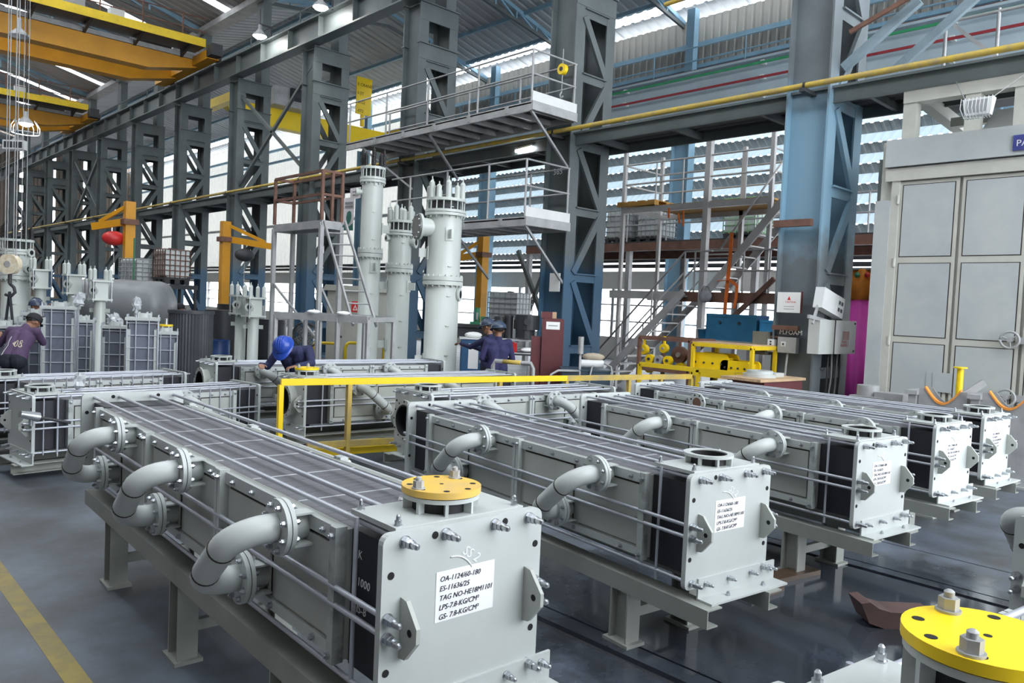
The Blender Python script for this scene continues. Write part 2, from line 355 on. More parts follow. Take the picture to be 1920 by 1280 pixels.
def colB_mat():      # nearest column: sky-blue primer left bare over its middle
    m = mat('column_primer', (.15, .175, .19), .48, var=.2, scale=1.1); nt = m.node_tree; N = nt.nodes; L = nt.links; b = N['Principled BSDF']
    base = b.inputs['Base Color'].links[0].from_socket
    tc = N.new('ShaderNodeTexCoord'); sp = N.new('ShaderNodeSeparateXYZ'); L.new(tc.outputs['Object'], sp.inputs[0])
    nz = N.new('ShaderNodeTexNoise'); nz.inputs['Scale'].default_value = 2.2; nz.inputs['Detail'].default_value = 5; L.new(tc.outputs['Object'], nz.inputs['Vector'])
    ma = N.new('ShaderNodeMath'); ma.operation = 'MULTIPLY_ADD'; ma.inputs[1].default_value = 1.3; L.new(nz.outputs['Fac'], ma.inputs[0]); L.new(sp.outputs['Z'], ma.inputs[2])
    dv = N.new('ShaderNodeMath'); dv.operation = 'DIVIDE'; dv.inputs[1].default_value = 10; L.new(ma.outputs[0], dv.inputs[0])
    rp = N.new('ShaderNodeValToRGB'); e = rp.color_ramp.elements; e[0].position = .37; e[0].color = (0, 0, 0, 1); e[1].position = .43; e[1].color = (1, 1, 1, 1)
    a = e.new(.62); a.color = (1, 1, 1, 1); a = e.new(.70); a.color = (0, 0, 0, 1); L.new(dv.outputs[0], rp.inputs[0])
    mx = N.new('ShaderNodeMixRGB'); mx.inputs[2].default_value = (.22, .37, .48, 1); L.new(rp.outputs[0], mx.inputs[0]); L.new(base, mx.inputs[1]); L.new(mx.outputs[0], b.inputs['Base Color']); return m
colBp = colB_mat()
LV = [0.15, 1.2, 2.86, 4.37, 5.87, 7.4, 8.85]
def make_column(m):
    t = thing('steel_column', '', 'column')
    for x0, x1 in ((-.08, .24), (.98, 1.28)):      # two I-section chords, local y 0 = near flange
        b = MB(); b.box(x0, 0, 0, x1, .035, 10.45); b.box(x0, .745, 0, x1, .78, 10.45); xm = (x0+x1)/2; b.box(xm-.015, .035, 0, xm+.015, .745, 10.45)
        b.build('chord', m, t)
    for y in (.0, .745):
        for i, z in enumerate(LV): MB().box(.2, y-.05, z-.03, 1.02, y+.085, z).build('beam_flange', m, t); MB().box(.2, y+.005, z-.2, 1.02, y+.03, z-.03).build('beam', m, t)
        for z0, z1 in ((8.88, 9.32), (9.95, 10.45)): MB().box(-.08, y-.01, z0, 1.28, y+.04, z1).build('deep_beam', m, t); MB().box(-.1, y-.07, z1-.03, 1.3, y+.08, z1).build('deep_beam_flange', m, t)
        for i in range(1, len(LV)-1):
            z0, z1 = LV[i], LV[i+1]-.2; p, q = ((.2, z1), (1.02, z0)) if i % 2 else ((.2, z0), (1.02, z1))
            MB().beam((p[0], y+.0, p[1]), (q[0], y+.0, q[1]), .17, .07, (0, 1, 0)).build('diagonal', m, t)
    b = MB().box(-.15, -.1, 0, 1.35, .88, .06); b.build('base_plate', m, t)
    MB().box(.9, .1, 10.45, 1.25, .65, 13.8).build('upper_post', slate, t)
    return t
cB = make_column(colBp); cB.location = (XC, Y0, 0)
cB['label'] = 'nearest tall lattice column, slate with bare sky blue primer, boxes and signs on it'; cB['group'] = 'lattice columns of the main row'
names = ['second nearest lattice column, blue below, beside the two railed platforms', 'third nearest lattice column behind the tall grey vessels', 'lattice column behind the brown railed cage platform', 'lattice column just left of the brown railed cage, fifth from the right', 'sixth lattice column from the right in the receding row', 'seventh lattice column from the right, beside the yellow jib post', 'eighth lattice column from the right in the receding row', 'ninth lattice column from the right in the dim far row', 'tenth lattice column from the right in the dim far row', 'eleventh lattice column from the right, near the left edge', 'lattice column at the far left end of the receding row']
c0 = make_column(colp)
for n, nm in enumerate(names):
    c = c0 if n == 0 else copy_tree(c0); c.location = (XC, Y0+SP*(n+1), 0); c['label'] = nm; c['group'] = 'lattice columns of the main row'
# crossed wind bracing between columns
for n, (ya, yb) in (('third', (Y0+SP*3+.4, Y0+SP*4+.2)), ):
    t = thing('wind_brace', 'crossed steel wind bracing between the fourth and fifth columns', 'bracing')
    for za, zb in ((6.2, 9.9), (9.9, 6.2)): MB().beam((XC+.1, ya, za), (XC+.1, yb, zb), .1, .1).build('brace', slate, t)
t = thing('wind_brace', 'crossed steel wind bracing among the farthest columns on the left', 'bracing')
for za, zb in ((6.2, 9.9), (9.9, 6.2)): MB().beam((XC+.1, Y0+SP*7+.4, za), (XC+.1, Y0+SP*8+.2, zb), .14, .14).build('brace', slate, t)
# ---- crane runway girder
g = thing('runway_girder', 'long dark crane runway girder on top of the column row', 'girder', (XC-.1, 0, 0))
MB().box(-.02, -8, 10.55, .02, 80, 11.22).build('web', slate, g)
MB().box(-.22, -8, 10.5, .22, 80, 10.55).build('bottom_flange', slate, g); MB().box(-.22, -8, 11.22, .22, 80, 11.27).build('top_flange', slate, g)
MB().box(-.05, -8, 11.27, .05, 80, 11.37).build('rail', rust, g)
for k in range(40): MB().box(-.2, -4+k*2.1, 10.55, .2, -3.985+k*2.1, 11.22).build('stiffener', slate, g)
for k in range(20): MB().cyl((.55, -2+k*4, 11.2), (.55, -2+k*4, 12.2), .025, 6).build('rail_post', slate, g)
for z in (11.7, 12.2): MB().cyl((.55, -8, z), (.55, 80, z), .025, 6).build('handrail', slate, g)
# ---- walkway gallery at mid height
g = thing('gallery_walkway', 'dark steel gallery walkway running along the column row at mid height', 'walkway', (0, 0, 0))
for x in (13.10, 14.38):
    MB().box(x-.03, 1, 5.74, x+.03, 78, 6.0).build('edge_beam', slate, g)
    MB().box(x-.1, 1, 5.98, x+.1, 78, 6.02).build('beam_flange', slate, g)
for k in range(5):
    x = 13.16+k*.24
    for j in range(13): MB().box(x, 1.1+j*SP, 5.92, x+.2, 1.0+(j+1)*SP-.12, 5.96).build('deck_plank', dark, g)
for k in range(38): MB().box(13.1, 1.5+k*2, 5.78, 14.36, 1.58+k*2, 5.91).build('cross_beam', slate, g)
g = thing('gas_pipe', 'yellow pipe running along the gallery edge past the columns', 'pipe', (0, 0, 0))
MB().cyl((12.72, -4, 6.02), (12.72, 78, 6.02), .05, 12).build('pipe', yel_old, g)
for k in range(13):
    MB().box(12.62, Y0+.3+SP*k, 5.9, 13.07, Y0+.4+SP*k, 5.965).build('bracket', dark, g); MB().ring((12.72, Y0+.35+SP*k, 6.02), 'y', .05, .062, -.02, .02, 12).build('clamp', dark, g)
# ---- far row of the side bay
for i, (y, nm) in enumerate(((17.1, 'sky blue column on the far wall behind the stair tower'), (28.4, 'sky blue column on the far wall left of the stair tower'), (39.7, 'sky blue far column seen through the receding lattice columns'), (6.0, 'sky blue far column behind the paint booth'))):
    t = thing('wall_column', nm, 'column', (24.9, y, 0), 0, 'far wall columns')
    b = MB(); b.box(0, 0, 0, .4, .04, 10.9); b.box(0, .76, 0, .4, .8, 10.9); b.box(.18, .04, 0, .22, .76, 10.9); b.build('shaft', skyblue, t)
    MB().box(-.1, -.1, 0, .5, .9, .05).build('base_plate', skyblue, t)
    MB().box(.3, .25, 10.9, .6, .6, 13.7).build('upper_post', skyblue, t); MB().box(-.5, .1, 8.6, .05, .7, 9.0).build('corbel', skyblue, t)
pale = mat('pale_blue_girder', (.42, .52, .58), .5, var=.12, scale=.6)
g = thing('runway_girder', 'pale blue crane girder along the far wall of the side bay', 'girder', (24.6, 0, 0))
MB().box(-.03, -4, 9.15, .03, 38, 10.9).build('web', pale, g); MB().box(-.25, -4, 9.08, .25, 38, 9.15).build('bottom_flange', pale, g); MB().box(-.3, -4, 10.9, .3, 38, 10.98).build('top_flange', pale, g)
MB().box(-.04, -4, 10.98, .04, 38, 11.1).build('rail', rust, g)
for z in (11.6, 12.1): MB().cyl((.4, -4, z), (.4, 38, z), .03, 6).build('handrail', skyblue, g)
for k in range(10): MB().cyl((.4, 3+k*4, 10.9), (.4, 3+k*4, 12.1), .03, 6).build('rail_post', skyblue, g)
bars = ((10.75, (.03, .30, .12), 'green'), (10.25, (.30, .02, .03), 'dark red'), (9.62, (.62, .33, .03), 'orange yellow'), (9.05, (.03, .06, .18), 'navy blue'))
for z, c, nm in bars:
    t = thing('busbar', nm+' conductor bar along the pale blue far girder', 'conductor bar', (24.3, 0, z), 0, 'conductor bars on the far girder')
    MB().box(-.02, -2, -.04, .02, 37, .04).build('bar', mat('bar_'+nm.replace(' ', '_'), c, .45), t)
    for k in range(6): MB().box(.02, 2+k*SP, -.03, .28, 2.12+k*SP, .1).build('bracket', white, t)
# ================================================================== HEAT EXCHANGERS
PW, PH = .72, .64
def semi(p0, p1, outd, n=16):
    p0, p1, outd = Vector(p0), Vector(p1), Vector(outd).normalized(); c = (p0+p1)/2; R = (p1-p0).length/2; a = (p0-c).normalized()
    return [c+a*R*math.cos(PI*i/n)+outd*R*math.sin(PI*i/n) for i in range(n+1)]
def ubend(p0, p1, outd, R=.13, n=8):
    a = (p1-p0).normalized(); o = Vector(outd); pts = []
    for i in range(n+1): t_ = PI/2*i/n; pts.append(p0+a*R*(1-math.cos(t_))+o*R*math.sin(t_))
    pts += [p0+a*(R+.1)+o*R, p1-a*(R+.1)+o*R]
    for i in range(n+1): t_ = PI/2*i/n; pts.append(p1-a*R*(1-math.sin(t_))+o*R*math.cos(t_))
    return pts
block_cache = {}
NOTE = ['OA-1124/60-180', 'ES-11636/25', 'TAG NO-HE18M1101', 'LPS-7.8-KG/CM\u00b2', 'GS- 7.8-KG/CM\u00b2']
def exchanger(label, loc, phi, L, zt, nb, lid=False, sides=('L', 'R'), elbows=('L',), open_noz=(), end='plate', note=True, legs=(.5,), blocks=True, cover=True, group='graphite heat exchangers on stands', cage=False, bl=None, chalk_s=None, bolts=True, nh=0.):
    t = thing('heat_exchanger', label, 'heat exchanger', (loc[0], loc[1], 0), math.radians(phi), group)
    zb = zt-PH; W = PW
    # --- end plates
    for k, y in enumerate((0, L-.03)):
        p = MB().prism(rrect(0, zb, W, zt, .035), 'y', y, y+.03).build('end_plate', paint, t)
        hb = MB(); yy = y if k == 0 else y+.03; yo = -.0015 if k == 0 else .0015
        for hx, hz in ((.21, -.03), (.53, -.03), (.035, -.14), (.028, -.47), (.69, -.14), (.685, -.47)):
            for face in (0, 1): hb.cyl((hx, y-.0015 if face == 0 else y+.03, zt+hz), (hx, y if face == 0 else y+.0315, zt+hz), .0135, 12)
        hb.build('bolt_hole', hole, p)
    # --- tie rods with nuts
    rods = [(x, zt-.032, .0115) for x in (.085, .255, .48, .648)]+[(s, zt+dz, .011) for s in (.026, W-.026) for dz in (-.285, -.35)]+[(s, zb+.035, .0105) for s in (.05, W-.05)]
    for x, z, r in rods:
        MB().cyl((x, -.005, z), (x, L+.02, z), r, 10).build('tie_rod', steel, t)
        inst(nut_me, 'rod_nut', t, (x, 0, z), DIRS['-y']); inst(nut_me, 'rod_nut', t, (x, L, z), DIRS['+y'])
    # --- graphite core
    y0, y1 = .35, L-.32; bl = (y1-y0)/nb; nblk = max(6, round((y1-y0)/.117)); bp = (y1-y0)/nblk
    MB().box(.085, .03, zb+.06, W-.085, y0-.005, zt-.07).build('end_block', graph_k, t); MB().box(.085, y1+.005, zb+.06, W-.085, L-.03, zt-.07).build('end_block', graph_k, t)
    if blocks:
        bm = me_of(MB().box(.095, 0, 0, W-.095, bp-.004, zt-.075-(zb+.06)), 'graphite_block', graph)
        gm = me_of(MB().box(.094, -.008, 0, W-.094, .0, zt-.073-(zb+.06)), 'pale_gasket', gasket)
        for i in range(nblk):
            inst(bm, 'graphite_block', t, (0, y0+i*bp, zb+.06))
            if i % 4 == 0 and i: inst(gm, 'gasket', t, (0, y0+i*bp+.002, zb+.06))
    else:
        MB().box(.095, y0, zb+.06, W-.095, y1, zt-.075).build('core', graph, t)
    # --- side shells
    for sd in sides:
        s = 1 if sd == 'L' else -1; X = (lambda x: x) if sd == 'L' else (lambda x: W-x); dr = '-x' if sd == 'L' else '+x'
        def bx(x0, ya, za, x1, yb, zb_): a, b_ = sorted((X(x0), X(x1))); return MB().box(a, ya, za, b_, yb, zb_)
        zlo, zhi = zb+.075, zt-.075
        for b in range(nb):
            a0, a1 = y0+b*bl, y0+(b+1)*bl; ym = (a0+a1)/2
            sh = bx(.062, a0, zlo, .094, a1, zhi).build('side_shell', paint_shaded, t)
            bx(.045, a0+.03, zhi-.055, .062, a1-.03, zhi).build('top_flange', paint, sh); bx(.045, a0+.03, zlo, .062, a1-.03, zlo+.045).build('bottom_flange', paint, sh)
            for ya, yb in ((a0+.075, ym-.035), (ym+.035, a1-.075)):
                bx(.058, ya-.006, zlo+.055, .063, yb+.006, zhi-.062).build('panel_seam', seam, sh); bx(.050, ya, zlo+.062, .062, yb, zhi-.07).build('cover_panel', paint_shaded, sh)
            if bolts:
                for i in range(5): inst(bolt_me, 'bolt', sh, (X(.045), a0+.14+i*(bl-.28)/4, zhi-.028), DIRS[dr])
                for i in range(3): inst(bolt_me, 'bolt', sh, (X(.045), a0+.2+i*(bl-.4)/2, zlo+.022), DIRS[dr])
            # nozzle pair
            yu, zu = a0+.25*bl+.03, zt-.125; yl, zl = yu+.36, zt-.43
            kinds = ('elbow' if sd in elbows else None)
            if (sd, b) in open_noz: kinds = 'open'
            if kinds:
                for (yy, zz) in (((yu, zu), (yl, zl)) if kinds == 'elbow' else ((yu, zu),)):
                    nz = MB().cyl((X(.05), yy, zz), (X(-.03), yy, zz), .06, 18, caps=False).build('nozzle_neck', paint, t)
                    lo, hi = sorted((X(-.028), X(-.046))); MB().ring((0, yy, zz), 'x', .045, .112, lo, hi, 28).build('nozzle_flange', paint, nz)
                    for dz in (-.062, .062): bx(-.028, yy-.09, zz+dz-.004, .05, yy-.02, zz+dz+.004).build('gusset', paint, nz)
                    if kinds == 'elbow':
                        lo, hi = sorted((X(-.05), X(-.068))); MB().ring((0, yy, zz), 'x', .03, .112, lo, hi, 28).build('mating_flange', paint, nz)
                        lo, hi = sorted((X(-.046), X(-.05))); MB().ring((0, yy, zz), 'x', .03, .106, lo, hi, 24).build('flange_gasket', seam, nz)
                    else:
                        MB().cyl((X(-.047), yy, zz), (X(-.04), yy, zz), .06, 20).build('bore', rust, nz)
                    for i in range(8):
                        a = 2*PI*(i+.5)/8; inst(bolt_me if kinds == 'elbow' else hole_me, 'bolt', nz, (X(-.068 if kinds == 'elbow' else -.0465), yy+.09*math.cos(a), zz+.09*math.sin(a)), DIRS[dr])
                        if kinds == 'elbow': inst(bolt_me, 'bolt', nz, (X(-.028), yy+.09*math.cos(a), zz+.09*math.sin(a)), DIRS['+x' if sd == 'L' else '-x'])
                if kinds == 'elbow':
                    p0 = Vector((X(-.066), yu, zu)); p1 = Vector((X(-.066), yl, zl)); q0 = p0+Vector((-s*.04, 0, 0)); q1 = p1+Vector((-s*.04, 0, 0))
                    arc = ubend(q0, q1, (-s, 0, 0)); el = MB().tube([p0]+arc+[p1], .056, 20).build('elbow_pipe', paint, t)
                    for i in (8, 11):
                        d = (arc[i+1]-arc[i-1]).normalized(); MB().cyl(arc[i]-d*.004, arc[i]+d*.004, .0585, 20).build('weld_seam', seam, el)
        # posts between bays
        for b in range(nb+1):
            yp = y0+b*bl
            for dy in ((-.034, -.004), (.004, .034)) if 0 < b < nb else (((.0, .045),) if b == 0 else ((-.045, 0),)):
                ps = bx(.018, yp+dy[0], zlo-.01, .066, yp+dy[1], zhi+.012).build('post', raw if (b == 0) else paint, t)
                if bolts:
                    for zz in (zhi-.02, zlo+.02): inst(bolt_me, 'bolt', ps, (X(.018), yp+(dy[0]+dy[1])/2, zz), DIRS[dr])
        MB().cyl((X(.05), .26, zb-.02), (X(.05), .26, zt-.005), .009, 8).build('stay_rod', steel, t)
        if cage:
            for i in range(int(L/.13)): MB().cyl((X(.035), .12+i*.13, zb+.01), (X(.035), .12+i*.13, zt-.02), .007, 6).build('cage_rod', steel, t)
    # --- top cover and nozzle at the near end
    if cover:
        tc = MB().box(.07, .035, zt-.012, .65, .335, zt+.006).build('top_cover', paint, t)
        st = hexnut(.012, .02, .02, .008)
        if 'stud' not in block_cache: block_cache['stud'] = me_of(st, 'cover_stud', zinc)
        for x, y in ((.095, .06), (.625, .06), (.095, .31), (.625, .31)): inst(block_cache['stud'], 'cover_stud', tc, (x, y, zt+.006))
        c = (.365, .185, 0)
        zc, zt = zt, zt+nh; nr = MB().ring(c, 'z', .108, .145, zt+.05, zt+.066, 32).build('top_flange_ring', paint, t)
        MB().ring(c, 'z', .098, .108, zc+.004, zt+.060, 32).build('nozzle_liner', rubber, nr)
        for i in range(8):
            a = 2*PI*(i+.4)/8; MB().beam((c[0]+.126*math.cos(a), c[1]+.126*math.sin(a), zc+.006), (c[0]+.126*math.cos(a), c[1]+.126*math.sin(a), zt+.05), .012, .034, (math.cos(a), math.sin(a), 0)).build('gusset', paint, nr)
        MB().cyl((c[0], c[1], zc+.003), (c[0], c[1], zc+.0075), .098, 24).build('bore', hole, nr)
        if lid:
            ld = MB().cyl((c[0], c[1], zt+.070), (c[0], c[1], zt+.094), .15, 40).build('blind_lid', mat('lid_yellow', (.80, .50, .05), .5, col2=(.62, .42, .17), scale=5) if lid == 'old' else bright_y, t)
            hb = MB()
            for i in range(8):
                a = 2*PI*(i+.4)/8; hb.cyl((c[0]+.12*math.cos(a), c[1]+.12*math.sin(a), zt+.094), (c[0]+.12*math.cos(a), c[1]+.12*math.sin(a), zt+.0948), .012, 12)
            hb.cyl((c[0], c[1], zt+.094), (c[0], c[1], zt+.0948), .008, 10); hb.build('bolt_hole', hole, ld)
            big = me_of(hexnut(.02, .03, .016, .011), 'lid_bolt', galv)
            for a in ((2.6, 4.9) if lid != 'old' else (3.3, .5)): inst(big, 'lid_bolt', ld, (c[0]+.12*math.cos(a), c[1]+.12*math.sin(a), zt+.094))
        zt = zc
    # --- front lugs, angle bracket
    for x in (.085, .645):
        lg = MB().prism([(0, zt-.22), (-.035, zt-.225), (-.10, zt-.30), (-.10, zt-.35), (-.035, zt-.425), (0, zt-.43)], 'x', x-.008, x+.008).build('lifting_lug', paint_shaded, t)
        MB().cyl((x-.009, -.06, zt-.325), (x+.009, -.06, zt-.325), .013, 12).build('lug_hole', hole, lg)
    br = MB(); br.box(.10, -.012, zb-.055, W+.07, 0, zb+.055); br.box(.10, -.11, zb-.067, W+.07, 0, zb-.055); br = br.build('angle_bracket', paint, t)
    for x in (.16, .36, .56, .74): inst(nut_me, 'rod_nut', br, (x, -.012, zb+.02), DIRS['-y'], (.8, .8, .7))
    for x in (.3, .62): inst(bolt_me, 'bolt', br, (x, -.06, zb-.055), DIRS['+z'])
    if end == 'nozzle':
        c = (W/2, 0, zt-.31)
        nz = MB().ring(c, 'y', .165, .185, -.09, .0, 32).build('end_nozzle', paint_shaded, t); MB().ring(c, 'y', .16, .215, -.105, -.085, 32).build('nozzle_flange', paint_shaded, nz)
        MB().ring(c, 'y', .15, .166, -.106, .0, 32).build('rubber_lining', rubber, nz); MB().cyl((c[0], -.004, c[2]), (c[0], -.001, c[2]), .155, 28).build('bore', hole, nz)
        for i in range(12): a = 2*PI*i/12; inst(hole_me, 'bolt_hole', nz, (c[0]+.195*math.cos(a), -.106, c[2]+.195*math.sin(a)), DIRS['-y'])
    # --- stand
    for x in (.03, W-.15):
        b = MB(); b.box(x, -.14, zb-.075, x+.12, L-.05, zb-.067); b.box(x, -.14, zb-.162, x+.008, L-.05, zb-.075); b.box(x, -.14, zb-.170, x+.09, L-.05, zb-.162)
        b.build('support_channel', stand_shaded, t)
    for y in legs:
        for x in (.03, W-.14):
            zt_ = zb-.17; lg = MB(); lg.box(x, y, .02, x+.11, y+.012, zt_); lg.box(x, y+.138, .02, x+.11, y+.15, zt_); lg.box(x+.05, y+.012, .02, x+.06, y+.138, zt_); lg = lg.build('leg', stand_shaded, t)
            MB().box(x-.02, y-.03, 0, x+.13, y+.18, .02).build('foot_plate', stand_shaded, lg)
        MB().box(.13, y+.06, .14, W-.13, y+.10, .2).build('leg_tie', stand_shaded, t)
    # --- paper note and chalk marks on the end plate
    if note:
        pz0, pz1 = zt-.345, zt-.165
        pp = MB().box(.222, -.0016, pz0, .486, -.0004, pz1).build('paper_note', paper, t)
        for i, s_ in enumerate(NOTE): textobj(s_, .0268, ink, pp, frame((.236, -.0028, pz1-.036-i*.034), (1, 0, .01*(i-2)), (0, 0, 1)), 'handwriting', .25, .98)
        textobj('SS 2', .05, chalk, t, frame((.33, -.0008, zt-.115), (.78, 0, -.5), (.5, 0, .78)), 'chalk_mark', .2)
        arc = [(.29+.10*math.cos(a), -.001, zt-.22+.10*math.sin(a)) for a in [.5+i*.13 for i in range(10)]]
        MB().tube(arc, .003, 6).build('chalk_stroke', chalk, t)
    if chalk_s:
        for i, s_ in enumerate(chalk_s): textobj(s_, .045, chalk, t, frame((.0845, .30, zt-.17-i*.10), (0, -1, 0), (0, 0, 1)), 'chalk_mark', .1)
    return t
hb_ = MB(); hb_.cyl((0,0,0), (0,0,.001), .011, 10); hole_me = me_of(hb_, 'bolt_hole', hole)
def fit(label, m, **k):
    x, y, ph, L, zt = m; return exchanger(label, (x, y), ph, L, zt, **k)
ex1 = fit('nearest long grey exchanger in the foreground, yellow blind lid, three elbow pipes', (1.442, 2.098, -2.13, 4.167, 1.23), nb=3, lid='old', legs=(.75, 2.05, 3.4), chalk_s=('K', '1000', 'IS-8'))
ex2 = fit('second grey exchanger from the left in the front row, open top nozzle, two elbow pipes', (3.59, 2.336, -7.03, 3.2, 1.135), nb=2, legs=(.45, 2.5))
ex3 = fit('third grey exchanger of the front row, behind the one standing over the puddle', (5.693, 2.31, -7.11, 3.069, 1.135), nb=2, legs=(.45, 2.4))
ex4 = fit('fourth grey exchanger of the front row, with one open side nozzle at its back', (7.362, 2.324, -6.39, 3.65, 1.135), nb=3, open_noz=(('L', 2),), legs=(.45, 2.8))
ex5 = fit('last grey exchanger of the front row, nearest the paint booth', (8.678, 2.309, -3.87, 3.45, 1.135), nb=3, legs=(.45, 2.6))
def fit8(label, o, az, L, zt, **k):      # near top corner of the end plate facing left; the body runs to the right
    a = math.radians(az); ex = Vector((math.cos(-a), math.sin(-a))); k.setdefault('end', 'nozzle'); k.setdefault('elbows', ('R',)); k.setdefault('note', False)
    o = Vector(o)-ex*PW; return exchanger(label, o, -az, L, zt, **k)
ex8 = fit8('grey exchanger lying crosswise behind the second one, its dark round end opening facing left', (4.86, 6.30), 94, 2.75, 1.07, nb=2, legs=(.3, 2.0))
ex7 = fit8('grey crosswise exchanger behind the yellow rail, the helmeted worker bending over it', (4.57, 8.42), 94, 3.3, 1.045, nb=2, legs=(.3, 2.4), lid='new')
ex6 = fit8('rearmost grey crosswise exchanger, next to the blue drum', (4.26, 10.3), 95, 3.7, 1.08, nb=3, legs=(.3, 2.8))
ex9 = fit8('exchanger corner at the bottom right with a bright yellow bolted lid', (1.45, .09), 98, 2.25, 1.22, nb=2, nh=.10, legs=(.5,), lid='new', blocks=False, end='plate', elbows=())
p = atZ(1903, 968, 1.13)
ex12 = fit8('exchanger at the right edge showing only its end plate and one elbow pipe', (p.x-.02, p.y-.71), 95, 2.4, 1.13, nb=2, legs=(.4,), blocks=False, end='plate', elbows=('L',), sides=('L',))
ex10 = fit8('low caged exchanger at the left with lifting lugs and a torque wrench on it', (1.86, 9.05), 84, 2.6, .88, nb=2, legs=(), cage=True, end='plate', elbows=('R',), sides=('R',))
ex11 = fit8('low caged exchanger at the left edge behind the one with the torque wrench', (1.75, 10.35), 84, 2.25, .93, nb=2, legs=(), cage=True, end='plate', elbows=(), sides=('R',))
# ================================================================== CRANES, PLATFORMS, BOOTH, STAIR TOWER
def overhead_crane(label, y, zb):
    t = thing('overhead_crane', label, 'crane', (0, y, 0), 0, 'bridge cranes over the main hall')
    MB().prism([(-10, zb), (10.6, zb), (12.5, zb+.42), (12.5, zb+.72), (-10, zb+.72)], 'y', 0, .6).build('girder', crane_y, t)
    MB().prism([(-10, zb), (10.6, zb), (12.5, zb+.42), (12.5, zb+.72), (-10, zb+.72)], 'y', 2.4, 3.0).build('girder', crane_y, t)
    MB().box(-10, -.02, zb+.74, 12.4, .62, zb+.92).build('rail_beam', galv, t)
    MB().box(-10, -1.1, zb+1.0, 12.4, 0, zb+1.06).build('walkway_deck', dark, t)
    for k in range(12): MB().prism([(-1.05, zb+1.0), (0, zb+1.0), (0, zb+.7)], 'x', -8+k*1.8, -7.9+k*1.8).build('deck_bracket', dark, t)
    MB().box(-10, -1.13, zb+1.0, 12.4, -1.09, zb+1.32).build('kick_plate', yellow, t)
    for k in range(14): MB().cyl((-8+k*1.5, -1.08, zb+1.1), (-8+k*1.5, -1.08, zb+2.15), .03, 6).build('rail_post', rust, t)
    for z in (1.6, 2.12): MB().cyl((-10, -1.08, zb+z), (12.4, -1.08, zb+z), .025, 6).build('handrail', rust, t)
    e = MB().box(12.3, -1.6, zb+.46, 12.75, 4.4, zb+.82).build('end_carriage', crane_y, t)
    for yy in (-1.2, 3.9): MB().cyl((12.62, yy, zb+.66), (12.95, yy, zb+.66), .2, 16).build('wheel', dark, e)
    MB().box(12.25, -2.1, zb+.5, 12.7, -1.6, zb+.95).build('buffer', dark, t)
    for x, yy, sx, sy, sz, m in ((7.2, -.7, .9, .5, 1.1, galv), (9.0, -.6, .5, .4, .7, white), (10.2, .4, 1.4, .7, .5, dark), (11.4, -.5, .7, .4, .45, crane_y), (4.5, -.6, 1.0, .5, 1.0, galv)):
        bx = MB().box(x, yy, zb+1.06, x+sx, yy+sy, zb+1.06+sz).build('drive_box', m, t); MB().box(x+.08, yy-.015, zb+1.16, x+sx-.08, yy, zb+.96+sz).build('box_door', m, bx)
    MB().cyl((10.3, -.2, zb+1.35), (11.2, -.2, zb+1.35), .22, 14).build('motor', crane_y, t)
    return t
overhead_crane('nearer yellow bridge crane spanning the hall at the top left', 33.0, 10.92)
overhead_crane('farther yellow bridge crane behind, carrying grey cabinets', 49.5, 10.92)
# side bay crane with sign board
p = atZ(600, 255, 10.4)
t = thing('overhead_crane', 'bright yellow crane girder in the side bay, seen between the columns', 'crane', (0, p.y, 0))
MB().prism([(15.2, 10.95), (16.6, 10.4), (23.4, 10.4), (24.4, 10.95), (24.4, 11.3), (15.2, 11.3)], 'y', 0, .6).build('girder', bright_y, t)
MB().box(14.9, -1.2, 10.9, 15.3, 2, 11.3).build('end_carriage', bright_y, t); MB().box(24.3, -1.2, 10.98, 24.7, 2, 11.4).build('end_carriage', bright_y, t)
MB().box(17.2, -.9, 11.3, 19.6, .3, 12.2).build('trolley', galv, t); MB().cyl((18, -1, 11.9), (19, -1, 11.9), .3, 14).build('hoist_drum', dark, t)
q0 = atY(667, 212, p.y-.2); q1 = atY(698, 150, p.y-.2)
t2 = thing('crane_sign', 'yellow crane name board with black lettering above the side bay crane', 'sign', (q0.x, p.y-.2, q0.z))
W_, H_ = q1.x-q0.x, q1.z-q0.z
MB().box(0, 0, 0, W_, .05, H_).build('board', bright_y, t2); MB().box(W_*.4, .05, -.6, W_*.6, .15, .2).build('bracket', bright_y, t2)
for i, s in enumerate(('E CRANES', '0.5T', ':2022', '-072')): textobj(s, W_*.235, hole, t2, frame((W_*.06, -.004, H_*(.76-.235*i)), (1, 0, 0), (0, 0, 1)))
